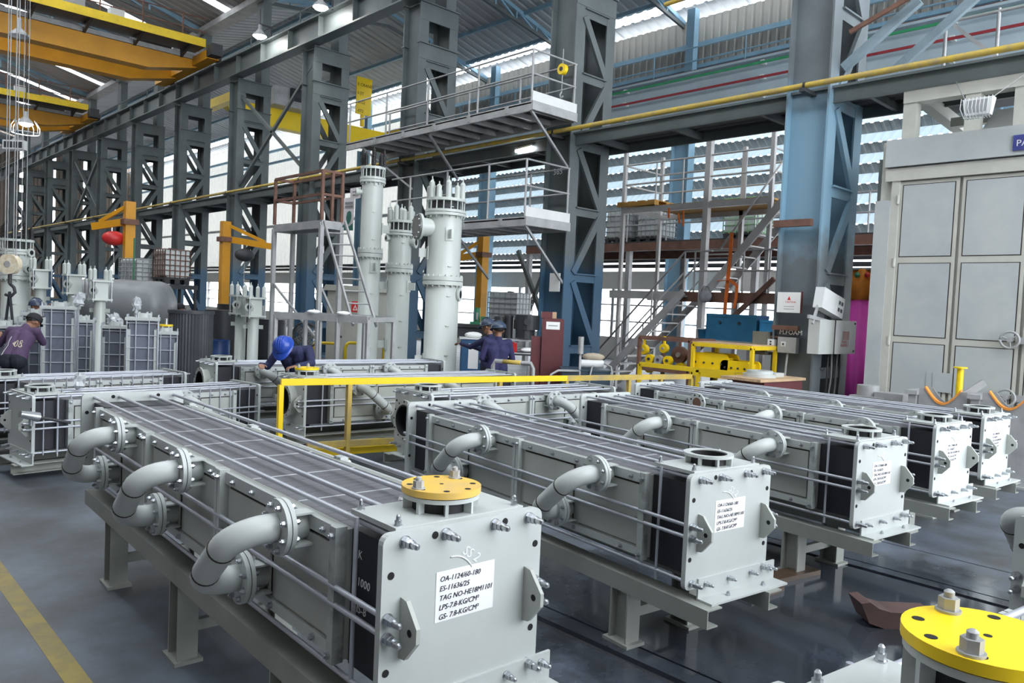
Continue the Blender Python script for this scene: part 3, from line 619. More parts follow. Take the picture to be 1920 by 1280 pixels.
# ---- railed service platforms
def platform(label, x0, x1, y0, y1, z, rz, posts, braces):
    t = thing('service_platform', label, 'platform', (0, 0, 0), 0, 'railed platforms hung on the columns')
    MB().box(x0, y0, z-.03, x1, y1, z).build('deck', dark, t)
    n = int((y1-y0)/.62)
    for i in range(n): MB().box(x0+.05, y0+.1+i*.62, z-.15, x1-.05, y0+.16+i*.62, z-.03).build('joist', galv, t)
    for x in (x0, x1-.06): MB().box(x, y0, z-.17, x+.06, y1, z+.03).build('edge_channel', galv, t)
    MB().box(x0, y0-.05, z-.16, x1, y0, z+.03).build('edge_channel', galv, t); MB().box(x0+.02, y0-.02, z+.03, x1, y0+.02, z+.24).build('toe_board', white, t)
    for yy in posts:
        for x in (x0+.04, x1-.04): MB().cyl((x, yy, z), (x, yy, z+rz), .025, 8).build('rail_post', galv, t)
    for h in (rz, rz*.55):
        for x in (x0+.04, x1-.04): MB().cyl((x, y0+.04, z+h), (x, y1, z+h), .022, 8).build('handrail', galv, t)
        MB().cyl((x0+.04, y0+.04, z+h), (x1, y0+.04, z+h), .022, 8).build('handrail', galv, t)
    for yy in [y0+.7+i*1.3 for i in range(int((y1-y0)/1.3))]:
        MB().box(x0-.012, yy, z-.14, x0, yy+.12, z+.0).build('cleat', galv, t)
    for a, b in braces: MB().beam(a, b, .05, .05).build('brace', galv, t)
    return t
platform('upper railed platform hanging in front of the columns above the vessels', 11.5, 12.9, 11.9, 19.3, 6.36, 1.12, (11.94, 13.7, 15.6, 17.4, 19.2), (((11.55, 11.95, 6.2), (12.95, 12.1, 5.2)), ((11.6, 15.6, 6.2), (12.9, 16.0, 5.3)), ((11.6, 18.6, 6.2), (12.9, 18.0, 5.2))))
platform('lower railed platform right of the thickest grey vessel', 11.5, 12.9, 11.95, 17.0, 3.93, 1.25, (11.99, 13.2, 14.7, 16.2), (((11.55, 12.0, 3.8), (12.95, 12.1, 2.6)), ((11.6, 14.5, 3.8), (12.9, 14.6, 2.7))))
# hand hoist hanging at the second column
p = atX(1055, 130, 12.7)
t = thing('chain_hoist', 'small yellow chain hoist wheel hanging at the second column', 'hoist', p)
MB().cyl((-.05, 0, 0), (.05, 0, 0), .12, 20).build('wheel', bright_y, t); MB().cyl((-.06, 0, 0), (-.05, 0, 0), .05, 12).build('hub', dark, t)
MB().cyl((0, 0, .1), (0, 0, .45), .012, 6).build('chain', galv, t); MB().cyl((0, 0, -.1), (0, 0, -.5), .012, 6).build('chain', galv, t)
MB().tube([(0, 0, -.5), (0, .05, -.56), (0, .02, -.64), (0, -.05, -.6)], .02, 6).build('hook', galv, t)
# ---- brown railed cage with ladder
nc = atD(603, 412, 15.0); lx = nc.x; ly = atX(515, 412, lx).y; rx = atY(640, 412, nc.y).x; zd = nc.z
t = thing('cage_platform', 'brown railed inspection cage platform on grey legs left of the vessels', 'platform', (lx, nc.y, 0))
dx, dy = rx-lx, ly-nc.y
MB().box(0, 0, zd-.06, dx, dy, zd).build('deck', galv, t)
for a, b in (((0, 0), (dx, 0)), ((0, 0), (0, dy)), ((dx, 0), (dx, dy)), ((0, dy), (dx, dy))): MB().beam((*a, zd-.1), (*b, zd-.1), .06, .12).build('edge_channel', galv, t)
for x, y in ((0, 0), (dx, 0), (0, dy), (dx, dy), (dx*.5, 0)):
    MB().beam((x, y, zd), (x, y, zd+.95), .055, .055).build('rail_post', rust, t)
for x, y in ((0, 0), (dx, 0), (0, dy), (dx, dy)): MB().beam((x, y, 0), (x, y, zd-.1), .08, .08).build('leg', galv, t)
for h in (.95, .5):
    for a, b in (((0, 0), (dx, 0)), ((0, 0), (0, dy)), ((dx, 0), (dx, dy)), ((0, dy), (dx, dy))): MB().beam((*a, zd+h), (*b, zd+h), .05, .05).build('guard_rail', rust, t)
for x, y in ((0, 0), (0, dy), (dx, 0)): pass
MB().beam((0, 0, 2.3), (dx, 0, 1.5), .04, .04).build('leg_brace', galv, t); MB().beam((0, dy, 2.3), (0, 0, 1.2), .04, .04).build('leg_brace', galv, t)
# low frame in front of it
a = atD(517, 590, 13.5); b = atD(690, 606, 12.9)
t = thing('work_stand', 'low grey steel work frame with rags on it, behind the bending worker', 'frame', (a.x, a.y, 0))
e = b-a; e.z = 0; q = Vector((-e.y, e.x, 0)).normalized()*.9
for o in (Vector((0,0,0)), q): MB().beam(o+Vector((0, 0, a.z)), o+e+Vector((0, 0, a.z)), .07, .12).build('rail', galv, t)
for k, s in enumerate((0, .68, 1)):
    for o in (Vector((0,0,0)), q): MB().beam(o+e*s, o+e*s+Vector((0, 0, a.z)), .06, .06).build('leg', galv, t)
for s in (0, .33, .68, 1): MB().beam(e*s+Vector((0, 0, a.z)), e*s+q+Vector((0, 0, a.z)), .06, .08).build('cross_rail', galv, t)
for z in (.45, .85): MB().beam(e*.5+Vector((0, 0, z)), e*.68+Vector((0, 0, z)), .03, .03).build('rung', galv, t)
MB().beam(e*.5, e*.5+Vector((0, 0, a.z)), .04, .04).build('leg', galv, t)
for px, py, nm in ((590, 580, 'white rag crumpled on the low work frame, left one'), (645, 588, 'white rag crumpled on the low work frame, right one')):
    r = a+e*((px-517)/173); tag(MB().ball((r.x, r.y, a.z+.09), .1, 9, 5, (1.3, .8, .35)).build('rag', paper), nm, 'rag')
la, lb = atD(627, 425, 14.6), atD(684, 608, 13.2); lb = lb+Vector((0, 0, -.02))
t = thing('ladder', 'grey metal ladder leaning from the work frame up to the brown cage', 'ladder', (0, 0, 0)); sd = Vector((.726, -.687, 0))*.2
for s in (-1, 1): MB().beam(la+sd*s+Vector((0, 0, .1)), lb+sd*s, .03, .06).build('stile', galv, t)
for i in range(8): c = la.lerp(lb, (i+.6)/8.3); MB().cyl(c-sd, c+sd, .016, 6).build('rung', galv, t)
# ---- paint booth
boo = mat('booth_panel', (.52, .545, .54), .38, .1, col2=(.42, .46, .475), scale=1.3)
boof = mat('booth_frame', (.52, .52, .47), .45, var=.08)
t = thing('paint_booth', 'large grey paint booth with panelled steel doors at the right', 'booth', (13.0, 0, 0))
MB().box(.06, .5, 0, 3.2, 5.2, 4.95).build('body', boof, t)
MB().box(-.04, 5.0, 0, .1, 5.24, 4.0).build('side_post', boo, t); MB().box(-.03, 4.88, 0, .08, 5.0, 4.5).build('jamb', boof, t)
MB().box(-.05, .5, 4.3, .08, 5.1, 4.5).build('lintel', boof, t); MB().box(-.1, .5, 4.52, .08, 5.1, 4.95).build('header', boo, t)
for k, (ya, yb) in enumerate(((4.88, 4.02), (3.97, 3.1), (3.05, 2.2), (2.15, 1.3))):
    d = MB().box(0, yb, .1, .05, ya, 4.28).build('door', boof, t)
    for z0, z1 in ((3.1, 4.22), (1.84, 2.98), (.2, 1.72)):
        MB().box(-.004, yb+.045, z0-.012, .0, ya-.045, z1+.012).build('panel_seam', seam, d); MB().box(-.012, yb+.06, z0, -.003, ya-.06, z1).build('door_panel', boo, d)
    if k in (0, 3):
        for z in (.55, 1.75, 3.0, 4.0): MB().cyl((-.03, (ya if k == 0 else yb)+.01, z-.07), (-.03, (ya if k == 0 else yb)+.01, z+.07), .025, 10).build('hinge', boof, d)
for z in (1.86, 1.02):
    hw = MB(); pts = [(-.13, 3.18+.12*math.cos(a), z+.12*math.sin(a)) for a in [2*PI*i/20 for i in range(21)]]; hw.tube(pts, .018, 8)
    for i in range(3): a = 2*PI*i/3+.4; hw.cyl((-.13, 3.18, z), (-.13, 3.18+.12*math.cos(a), z+.12*math.sin(a)), .012, 6)
    hw.cyl((-.16, 3.18, z), (0, 3.18, z), .035, 10); hw.build('handwheel', galv, t); MB().box(-.08, 2.75, z-.05, -.02, 3.1, z+.05).build('lock_bar', galv, t)
MB().box(-.02, 4.02, 1.0, -.008, 4.3, 1.3).build('patch_plate', boo, t); MB().box(-.03, 3.93, 1.0, -.01, 4.2, 1.3).build('patch_plate', boo, t)
for y in (4.85, 3.95, 3.3, 2.6): MB().box(.1, y-.1, 4.95, .3, y+.1, 5.75).build('top_post', boof, t)
MB().box(.08, .5, 5.55, .32, 4.95, 5.8).build('top_rail', boof, t); MB().beam((.2, 4.85, 5.75), (2.8, 4.85, 5.6), .18, .2).build('top_rail', boof, t); MB().beam((1.6, 4.7, 5.5), (1.6, 1, 5.5), .15, .15).build('top_rail', boof, t)
MB().prism([(4.0, 4.95), (3.75, 5.35), (.6, 5.45), (.6, 4.95)], 'x', .5, 1.4).build('exhaust_hood', boo, t)
sg = MB().box(-.125, 2.82, 4.58, -.1, 3.32, 4.8).build('sign_board', mat('sign_blue', (.05, .06, .25), .4), t)
textobj('PAINT', .13, white, sg, frame((-.127, 3.28, 4.64), (0, -1, 0), (0, 0, 1)))
# posts beside the booth
t = thing('conduit_post', 'thin beige post standing between the nearest column and the booth', 'post', (14.62, 5.82, 0)); MB().beam((0, 0, 0), (0, 0, 5.0), .09, .09).build('post', boof, t); MB().box(-.1, -.1, 0, .1, .1, .02).build('foot', boof, t)
pink = mat('magenta_cloth', (.90, .12, .60), .7, var=.15, scale=1, stretch=(8, 8, .3)); orn = mat('orange_cloth', (.85, .30, .04), .7)
t = thing('drape', 'magenta drape with an orange top hanging behind the column and booth', 'drape', (16.6, 6.9, 0))
def drape(z0, z1, m, nm, off=0):
    b = MB(); n = 40
    for i in range(n+1):
        y = -1.2+2.6*i/n; x = .05*math.sin(i*1.3)+off; b.v += [(x, y, z0), (x, y, z1), (x+.015, y, z0), (x+.015, y, z1)]
    for i in range(n): o = 4*i; b.face([o, o+1, o+5, o+4], True); b.face([o+2, o+6, o+7, o+3], True); b.face([o+1, o+3, o+7, o+5]); b.face([o, o+4, o+6, o+2])
    b.build(nm, m, t)
drape(.05, 2.55, pink, 'cloth'); drape(2.5, 3.15, orn, 'valance', -.02)
MB().cyl((0, -1.2, 3.15), (0, 1.4, 3.15), .03, 8).build('rod', galv, t)
for y in (-1.2, 1.4): MB().cyl((0, y, 0), (0, y, 3.15), .02, 8).build('rod_stand', galv, t)
for k in range(13): MB().ball((-.08, -1.2+k*.21, 3.02), .06, 8, 6).build('flower', red if k % 2 else green, t)
tow = mat('tower_grey', (.52, .51, .50), .5, .1, var=.15, scale=2)
# ---- stair tower in the side bay
t = thing('stair_tower', 'galvanised stair tower with landings and handrails in the side bay', 'stairs', (0, 0, 0))
P = lambda u, v, X=16.0: atX(u, v, X)
zl = 2.58
for y in (12.9, 8.75):
    for x in (16.0, 17.6): MB().box(x-.045, y-.045, 0, x+.045, y+.045, 6.3).build('post', tow, t)
MB().box(15.94, 10.32, 0, 16.08, 10.46, 6.9).build('post', tow, t); MB().box(17.55, 10.34, 0, 17.65, 10.44, 6.3).build('post', tow, t)
MB().box(15.95, 11.0, zl-.2, 16.05, 13.2, zl).build('landing_beam', tow, t); MB().box(15.95, 8.4, zl-.24, 16.05, 11.0, zl).build('landing_beam', rust, t)
MB().box(16.0, 8.6, zl-.04, 17.6, 10.9, zl).build('landing', dark, t); MB().box(17.6, 8.6, zl-.2, 17.7, 13.2, zl).build('landing_beam', tow, t)
for x in (15.75, 16.65): MB().beam((x, 10.75, zl-.02), (x, 13.35, .1), .05, .17).build('stringer', tow, t)
for i in range(11): s = (i+.5)/11.5; MB().box(15.77, 10.75+2.6*s-.1, zl*(1-s)-.02, 16.63, 10.75+2.6*s+.12, zl*(1-s)+.015).build('tread', tow, t)
for x in (15.75, 16.65):
    MB().tube([(x, 10.0, zl+.95), (x, 10.75, zl+.95), (x, 13.35, .95)], .024, 8).build('handrail', tow, t); MB().tube([(x, 10.75, zl+.45), (x, 13.35, .5)], .02, 8).build('mid_rail', tow, t)
    for s in (0, .35, .7, 1): MB().cyl((x, 10.75+2.6*s, zl*(1-s)), (x, 10.75+2.6*s, zl*(1-s)+.95), .022, 6).build('baluster', tow, t)
for z in (.5, .97):
    MB().cyl((15.95, 8.6, zl+z), (15.95, 10.6, zl+z), .022, 8).build('handrail', tow, t); MB().cyl((15.95, 8.6, zl+z), (17.6, 8.6, zl+z), .022, 8).build('handrail', tow, t)
for y in (8.65, 9.3, 10.6): MB().cyl((15.95, y, zl), (15.95, y, zl+.97), .024, 8).build('baluster', tow, t)
zu = 4.72
MB().box(15.95, 8.7, zu-.14, 16.05, 12.9, zu).build('landing_beam', tow, t); MB().box(17.55, 8.7, zu-.14, 17.65, 12.9, zu).build('landing_beam', tow, t)
for k in range(6): MB().box(16.0+k*.27, 8.8, zu-.02, 16.25+k*.27, 12.3, zu+.02).build('deck_board', palletw, t)
MB().beam((16.0, 12.6, zu-.1), (17.6, 12.6, zu-.1), .06, .1).build('cross_beam', tow, t)
for z in (.6, 1.1):
    for x in (16.0, 17.6): MB().cyl((x, 8.75, zu+z), (x, 12.9, zu+z), .024, 8).build('handrail', tow, t)
    MB().cyl((16.0, 12.9, zu+z), (17.6, 12.9, zu+z), .024, 8).build('handrail', tow, t); MB().cyl((16.0, 8.75, zu+z), (17.6, 8.75, zu+z), .024, 8).build('handrail', tow, t)
for y in (9.4, 11.1, 11.9): MB().cyl((16, y, zu), (16, y, zu+1.1), .022, 6).build('baluster', tow, t)
for x in (15.9, 16.6): MB().beam((x, 10.2, zl), (x, 8.3, zu), .05, .18).build('stringer', tow, t)
for i in range(9): s = (i+.5)/9; MB().box(15.9, 10.2-1.9*s-.1, zl+(zu-zl)*s-.02, 16.6, 10.2-1.9*s+.1, zl+(zu-zl)*s+.01).build('tread', tow, t)
MB().tube([(15.9, 9.9, zl+1.0), (15.9, 8.3, zu+.95)], .024, 8).build('handrail', tow, t)
MB().beam((15.9, 10.35, 1.2), (15.9, 8.5, 2.9), .08, .1).build('brace', rust, t)
# pallets and straps on the tower
for k, (y, z, nm) in enumerate(((12.45, zu+.03, 'yellow wooden pallet lying on the upper tower deck'),)):
    t = thing('pallet', nm, 'pallet', (16.0, y-.6, z))
    for i in range(4): MB().box(-.1, i*.32, .1, 1.1, i*.32+.22, .125).build('deck_board', palletw, t)
    for i in range(3): MB().box(-.1+i*.5, 0, 0, .08+i*.5, 1.2, .1).build('bearer', palletw, t)
strap = [atX(u, v, 15.86) for u, v in ((1372, 436), (1369, 480), (1364, 530), (1360, 570), (1356, 628))]
b = MB()
for i in range(len(strap)-1): b.beam(strap[i], strap[i+1]+Vector((0, 0, -.005)), .012, .09, (0, 1, 0))
tag(b.build('strap', orange), 'long orange webbing strap hanging from the stair tower rail', 'strap')
b = MB(); s2 = [atX(u, v, 15.84) for u, v in ((1345, 527), (1368, 525), (1382, 535), (1380, 560), (1376, 578))]
for i in range(4): b.beam(s2[i], s2[i+1], .012, .07, (0, 1, 0))
tag(b.build('strap', orange), 'short orange strap end looped over the stair tower landing', 'strap')
b = MB()
for i, (pa, pb) in enumerate((((1254, 390), (1254, 408)), ((1272, 400), (1274, 418)), ((1281, 394), (1281, 424)))): b.beam(atX(*pa, 15.9), atX(*pb, 15.9), .012, .05, (0, 1, 0))
tag(b.build('strap', orange), 'knotted orange strap ends hanging below the upper tower deck', 'strap')
p = atX(1323, 546, 15.85); t = thing('bag', 'grey plastic bag hanging on the tower landing beam', 'bag', p); MB().ball((0, 0, -.12), .2, 10, 7, (.3, .9, .75)).build('sack', mat('grey_bag', (.35, .35, .37), .4, var=.3, scale=8), t); MB().tube([(0, -.12, 0), (0, -.05, .12), (0, .05, .12), (0, .12, 0)], .012, 6).build('handle', galv, t)
# inclined blue struts at the top right
for i, (a, b, nm) in enumerate((((1582, 128), (1725, 0), 'nearer light blue raking strut above the nearest column'), ((1680, 130), (1835, -10), 'farther light blue raking strut above the nearest column'))):
    pa = atX(*a, 13.3+i*1.0); pb = atX(*b, 13.3+i*1.0); tag(MB().beam(pa, pb, .1, .15).build('raking_strut', MATS['strut_blue'] if 'strut_blue' in MATS else mat('strut_blue', (.24, .32, .37), .5)), nm, 'strut')
t = thing('service_platform', 'narrow railed landing on the gallery at the top right corner', 'platform', (0, 0, 0))
for y in (4.9, 4.1, 3.3): MB().cyl((14.6, y, 5.9), (14.6, y, 7.3), .03, 8).build('rail_post', galv, t)
for z in (6.6, 7.25): MB().cyl((14.6, 2.5, z), (14.6, 4.9, z), .03, 8).build('handrail', galv, t)
MB().beam((14.6, 4.8, 7.2), (14.6, 3.6, 6.0), .06, .06).build('brace', galv, t); MB().box(14.2, 2.5, 5.86, 15.4, 5.0, 5.92).build('deck', dark, t)
tag(MB().cyl((12.75, -1, 8.35), (12.75, 9.5, 8.15), .045, 10).build('gas_pipe', yel_old), 'upper yellow pipe crossing the top right corner', 'pipe')
tag(MB().beam((13.1, 5.9, 6.9), (13.1, 1.5, 8.5), .05, .07).build('raking_strut', rust), 'thin rusty strut above the nearest column', 'strut')

for i, ((u0, v0), (u1, v1)) in enumerate((((972, 470), (1034, 640)), ((1036, 470), (968, 640)))):
    tag(MB().beam(atX(u0, v0, 17.5), atX(u1, v1, 17.5), .12, .12).build('wind_brace', slate), ('left' if i else 'right')+' leaning member of the crossed bracing behind the second column', 'bracing')
# ================================================================== VESSELS AND EQUIPMENT
RT = Vector((rt.x, rt.y, 0)).normalized(); FD = Vector((fw.x, fw.y, 0)).normalized()      # plan directions: across and away
spring_w = me_of(MB().cyl((0,0,0), (0,0,.24), .05, 14).cyl((0,0,.24), (0,0,.28), .05, 14, .02).cyl((0,0,.28), (0,0,.34), .012, 8), 'spring_can', vessel)
def coil():
    b = MB(); b.cyl((0,0,0), (0,0,.34), .01, 8)
    for i in range(9): b.ring((0, 0, .03+i*.026), 'z', .012, .044, 0, .016, 12)
    b.cyl((0,0,.27), (0,0,.30), .028, 8); return b
spring_k = me_of(coil(), 'spring_stack', mat('black_spring', (.02, .02, .022), .45))
bolt_big = me_of(hexnut(.018, .025, .015, .01), 'flange_bolt', vessel)
def vessel_tower(label, u, D, r, ztop, joint, spring, nz=None, lug=None, nsp=9, group='tall grey process vessels'):
    p = atD(u, 560, D); t = thing('process_vessel', label, 'vessel', (p.x, p.y, 0), 0, group)
    MB().lathe([(r*1.25, 0), (r*1.25, .05), (r, .05), (r, ztop-.28)], n=32).build('shell', vessel, t)
    fl_ = MB(); fl_.ring((0,0,0), 'z', r*.9, r*1.22, ztop-.30, ztop-.25, 32); fl_.ring((0,0,0), 'z', r*.9, r*1.22, ztop-.24, ztop-.19, 32); fl_.build('upper_flange', vessel, t)
    MB().cyl((0,0,ztop-.19), (0,0,ztop-.03), r*.85, 28).build('gland', dark, t); MB().ring((0,0,0), 'z', .02, r*1.18, ztop-.03, ztop+.02, 32).build('pressure_plate', vessel, t)
    for i in range(16):
        a = 2*PI*i/16; MB().cyl((r*1.1*math.cos(a), r*1.1*math.sin(a), ztop-.34), (r*1.1*math.cos(a), r*1.1*math.sin(a), ztop+.03), .012, 6).build('stud', vessel, t)
    for i in range(nsp):
        a = 2*PI*(i+.3)/nsp; inst(spring_k if spring == 'black' else spring_w, 'spring_can', t, (r*1.0*math.cos(a), r*1.0*math.sin(a), ztop+.02), (0, 0, 0), (1, 1, .85+.3*(i % 2)))
    for zj in joint:
        j = MB(); j.ring((0,0,0), 'z', r*.95, r*1.2, zj-.08, zj-.005, 32); j.ring((0,0,0), 'z', r*.95, r*1.2, zj+.005, zj+.08, 32); j = j.build('body_flange', vessel, t)
        for i in range(18): a = 2*PI*i/18; inst(bolt_big, 'flange_bolt', j, (r*1.12*math.cos(a), r*1.12*math.sin(a), zj+.08)); inst(bolt_big, 'flange_bolt', j, (r*1.12*math.cos(a), r*1.12*math.sin(a), zj-.08), DIRS['-z'])
    if nz:
        for (dirv, z, rn, ln, blind) in nz:
            d = Vector(dirv).normalized(); a0 = d*r*.7; a1 = d*(r+ln); h = Vector((0, 0, z))
            n = MB().cyl(a0+h, a1+h, rn, 22, caps=False).build('nozzle', vessel, t); MB().cyl(a1+h-d*.045, a1+h, rn*1.45, 26).build('nozzle_flange', vessel, n)
            MB().cyl(a1+h, a1+h+d*(.035 if blind else .003), rn*(1.4 if blind else .8), 26).build('blind_cover' if blind else 'bore', mat('blind_grey', (.16, .16, .155), .4, .3) if blind else hole, n)
            if blind:
                for i in range(10):
                    a = 2*PI*i/10; e1 = d.cross(Vector((0,0,1))); o = e1*math.cos(a)*rn*1.22+Vector((0,0,1))*math.sin(a)*rn*1.22; MB().cyl(a1+h+o, a1+h+o+d*.06, .016, 6).build('cover_bolt', zinc, n)
    for (dirv, z) in (lug or ()):
        d = Vector(dirv).normalized(); e1 = d.cross(Vector((0,0,1)))
        q = MB(); q.beam(d*r*.9+Vector((0,0,z)), d*(r+.16)+Vector((0,0,z)), .03, .16); q.beam(d*r*.98+Vector((0,0,z)), d*(r+.012)+Vector((0,0,z)), .16, .24); q.build('lifting_lug', vessel, t)
    for k in range(int(ztop/.55)):
        z = .5+k*.55
        MB().box(-.035-r*.3, -r-.004, z, .035-r*.3, -r*.9, z+.012).build('weld_tab', vessel, t)
    return t
L_ = -RT; N_ = -FD
vessel_tower('thickest grey vessel on the right of the three, with a large blind side cover', 829, 14.6, .315, 3.95, (2.44,), 'grey', nz=((L_*.9+N_*.45, 3.42, .17, .22, True), (RT+N_*.2, 2.2, .09, .04, False)), lug=((L_+N_*.3, 2.95), (L_+N_*.3, .95), (RT*.4+N_, 3.3)), nsp=11)
vessel_tower('middle grey vessel, the shortest of the three tall ones', 746, 16.6, .245, 3.72, (2.72,), 'grey', nz=((RT*.9+N_*.2, 3.3, .09, .12, False), (L_+N_*.6, 3.35, .05, .08, False)), lug=((RT+N_*.4, 2.35), (L_+N_*.2, 2.35), (L_+N_*.4, 1.1)))
vessel_tower('slim grey vessel on the left of the three, the tallest, black spring bolts on top', 691, 16.0, .215, 4.72, (2.98,), 'black', nz=((L_+N_*.3, 4.22, .055, .12, False),), lug=((RT*.6+N_, 2.7), (RT+FD*.3, 3.5)), nsp=8)
vessel_tower('big pale vessel at the far left with black spring bolts on top', 30, 16.5, .27, 2.95, (2.2,), 'black', nz=((RT+N_*.4, 2.35, .07, .12, False), (RT+N_*.2, 2.7, .06, .1, False)), nsp=9, group='grey vessels at the left')
def slim(label, u, D, ztop, r=.11):
    p = atD(u, 570, D); t = thing('slim_vessel', label, 'vessel', (p.x, p.y, 0), 0, 'slim vessels with boxed heads')
    MB().lathe([(r*1.4, 0), (r*1.4, .05), (r, .05), (r, ztop-.55)], n=20).build('shell', vessel, t)
    for z in (ztop-.55, ztop-.18): MB().box(-r*1.7, -r*1.7, z, r*1.7, r*1.7, z+.035).build('head_plate', vessel, t)
    MB().box(-r*1.1, -r*1.1, ztop-.515, r*1.1, r*1.1, ztop-.18).build('head_block', vessel, t)
    d = N_+L_*.1; h = Vector((0, 0, ztop-.35)); n = MB().cyl(h+d*r*.6, h+d*(r*1.9), .055, 16).build('nozzle', vessel, t); MB().cyl(h+d*(r*1.7), h+d*(r*1.95), .09, 18).build('nozzle_flange', vessel, n); MB().cyl(h+d*(r*1.95), h+d*(r*1.97), .045, 14).build('bore', hole, n)
    for sx in (-1, 1):
        for sy in (-1, 1):
            MB().cyl((sx*r*1.5, sy*r*1.5, ztop-.58), (sx*r*1.5, sy*r*1.5, ztop-.1), .015, 6).build('stud', zinc, t); inst(spring_w, 'spring_can', t, (sx*r*1.3, sy*r*1.3, ztop-.14), (0, 0, 0), (.8, .8, .8))
    for z in (ztop-.75, .6): MB().beam(Vector((0, 0, z))-RT*.2, Vector((0, 0, z))+RT*.2, .02, .08).build('lug', vessel, t)
    return t
for u, D, z, nm in ((452, 16.2, 2.15, 'left one of the twin slim vessels behind the blue helmet'), (476, 15.8, 2.12, 'right one of the twin slim vessels behind the blue helmet'), (187, 15.5, 2.32, 'slim vessel with a boxed head just left of the rounded grey tank'), (138, 15.9, 2.42, 'slim vessel with a boxed head behind the tallest caged block'), (75, 16.2, 2.5, 'slim vessel with a boxed head beside the big pale vessel')): slim(nm, u, D, z)
# ---- caged graphite blocks standing upright
film = mat('filmed_graphite', (.17, .185, .235), .3, var=.25, scale=3)
def caged(label, u, D, w, ztop, zb=0.0, rz=-.35, nozzle=False, lid=False):
    p = atD(u, 620, D); t = thing('caged_block', label, 'graphite block', (p.x, p.y, zb), rz, 'upright caged graphite blocks'); H = ztop-zb; h = w/2
    MB().box(-h*.8, -h*.8, .12, h*.8, h*.8, H-.06).build('graphite_core', film, t)
    for z in (.0, H-.06): MB().box(-h*1.06, -h*1.06, z, h*1.06, h*1.06, z+.045).build('end_plate', paint, t)
    n = max(3, int(H/.2))
    for i in range(n):
        z = .15+i*(H-.25)/(n-1)
        for s in (-1, 1): MB().cyl((-h, s*h*.9, z), (h, s*h*.9, z), .009, 6).build('cross_rod', steel, t); MB().cyl((s*h*.9, -h, z), (s*h*.9, h, z), .009, 6).build('cross_rod', steel, t)
    for a in (-.95, -.4, .4, .95):
        for s in (-1, 1):
            MB().cyl((a*h, s*h*.97, 0), (a*h, s*h*.97, H+.03), .010, 6).build('tie_rod', steel, t)
            if abs(a) < .9: MB().cyl((s*h*.97, a*h, 0), (s*h*.97, a*h, H+.03), .010, 6).build('tie_rod', steel, t)
    for sx in (-1, 1):
        for sy in (-1, 1): MB().box(sx*h*.82-.022, sy*h*.82-.022, .15, sx*h*.82+.022, sy*h*.82+.022, H-.2).build('corner_post', paint, t)
    MB().ring((0,0,0), 'z', h*.4, h*.55, H-.015, H+.05, 20).build('top_nozzle', paint, t)
    for i in range(6): a = PI/3*i; MB().box(h*.5*math.cos(a)-.012, h*.5*math.sin(a)-.012, H-.015, h*.5*math.cos(a)+.012, h*.5*math.sin(a)+.012, H+.07).build('gusset', paint, t)
    if nozzle:
        MB().box(-h, -h*1.0, .12, h, -h*.82, .34).build('nozzle_plate', paint, t); MB().cyl((0, -h*1.25, .23), (0, -h, .23), .075, 16).build('side_nozzle', paint, t); MB().cyl((0, -h*1.26, .23), (0, -h*1.25, .23), .04, 12).build('bore', hole, t)
    if lid: MB().cyl((0,0,H+.07), (0,0,H+.1), h*.6, 20).build('blind_lid', yellow, t); MB().cyl((0,0,H+.1), (0,0,H+.2), .03, 8).build('lid_bolt', zinc, t)
    return t
caged('tallest caged graphite block at the left, next to the worker in purple', 113, 12.8, .50, 1.70)
caged('caged graphite block in the middle of the group of three, the tallest of them', 268, 12.2, .46, 1.60)
caged('left caged block of the group of three, with a side nozzle at its foot', 217, 12.9, .40, 1.42, nozzle=True)
caged('right caged block of the group of three, with a yellow lid', 311, 12.9, .37, 1.36, nozzle=True, lid=True)
caged('caged block behind the tallest one, half hidden on its right', 156, 13.9, .36, 1.45)
caged('caged block at the left edge that the worker in purple reaches for', 5, 12.6, .50, 1.36)
caged('caged block in the shadow behind the worker in purple', 67, 14.2, .42, 1.52)
caged('caged block behind the black sling at the left', 28, 13.4, .40, 1.40)
plast = mat('plastic_film', (.75, .78, .82), .15, var=.12, scale=6)
plast.node_tree.nodes['Principled BSDF'].inputs['Transmission Weight'].default_value = .4
def bag(label, u, v, D, r, sc):
    p = atD(u, v, D); b = MB().ball((0,0,0), r, 12, 8, sc); random.seed(u)
    b.v = [(x*k+random.uniform(-.18, .18)*r, y*k+random.uniform(-.18, .18)*r, z*k+random.uniform(-.18, .18)*r) for (x, y, z), k in ((p_, random.uniform(.55, 1.35)) for p_ in b.v)]; b.sm = [False]*len(b.f)
    o = b.build('plastic_bag', plast, None, p); tag(o, label, 'bag'); return o
bag('clear plastic bag sticking up from the tallest caged block at the left', 147, 562, 12.7, .11, (.9, .9, 1.)); bag('clear plastic bag standing on the middle caged block of the three', 256, 572, 12.1, .09, (.7, .7, 1.3)); bag('clear plastic bag crumpled on the left caged block of the three', 213, 598, 12.9, .10, (1.3, 1, .9)); bag('clear plastic bag lying over the low caged exchangers', 147, 715, 8.6, .07, (1, 1, 1.2))
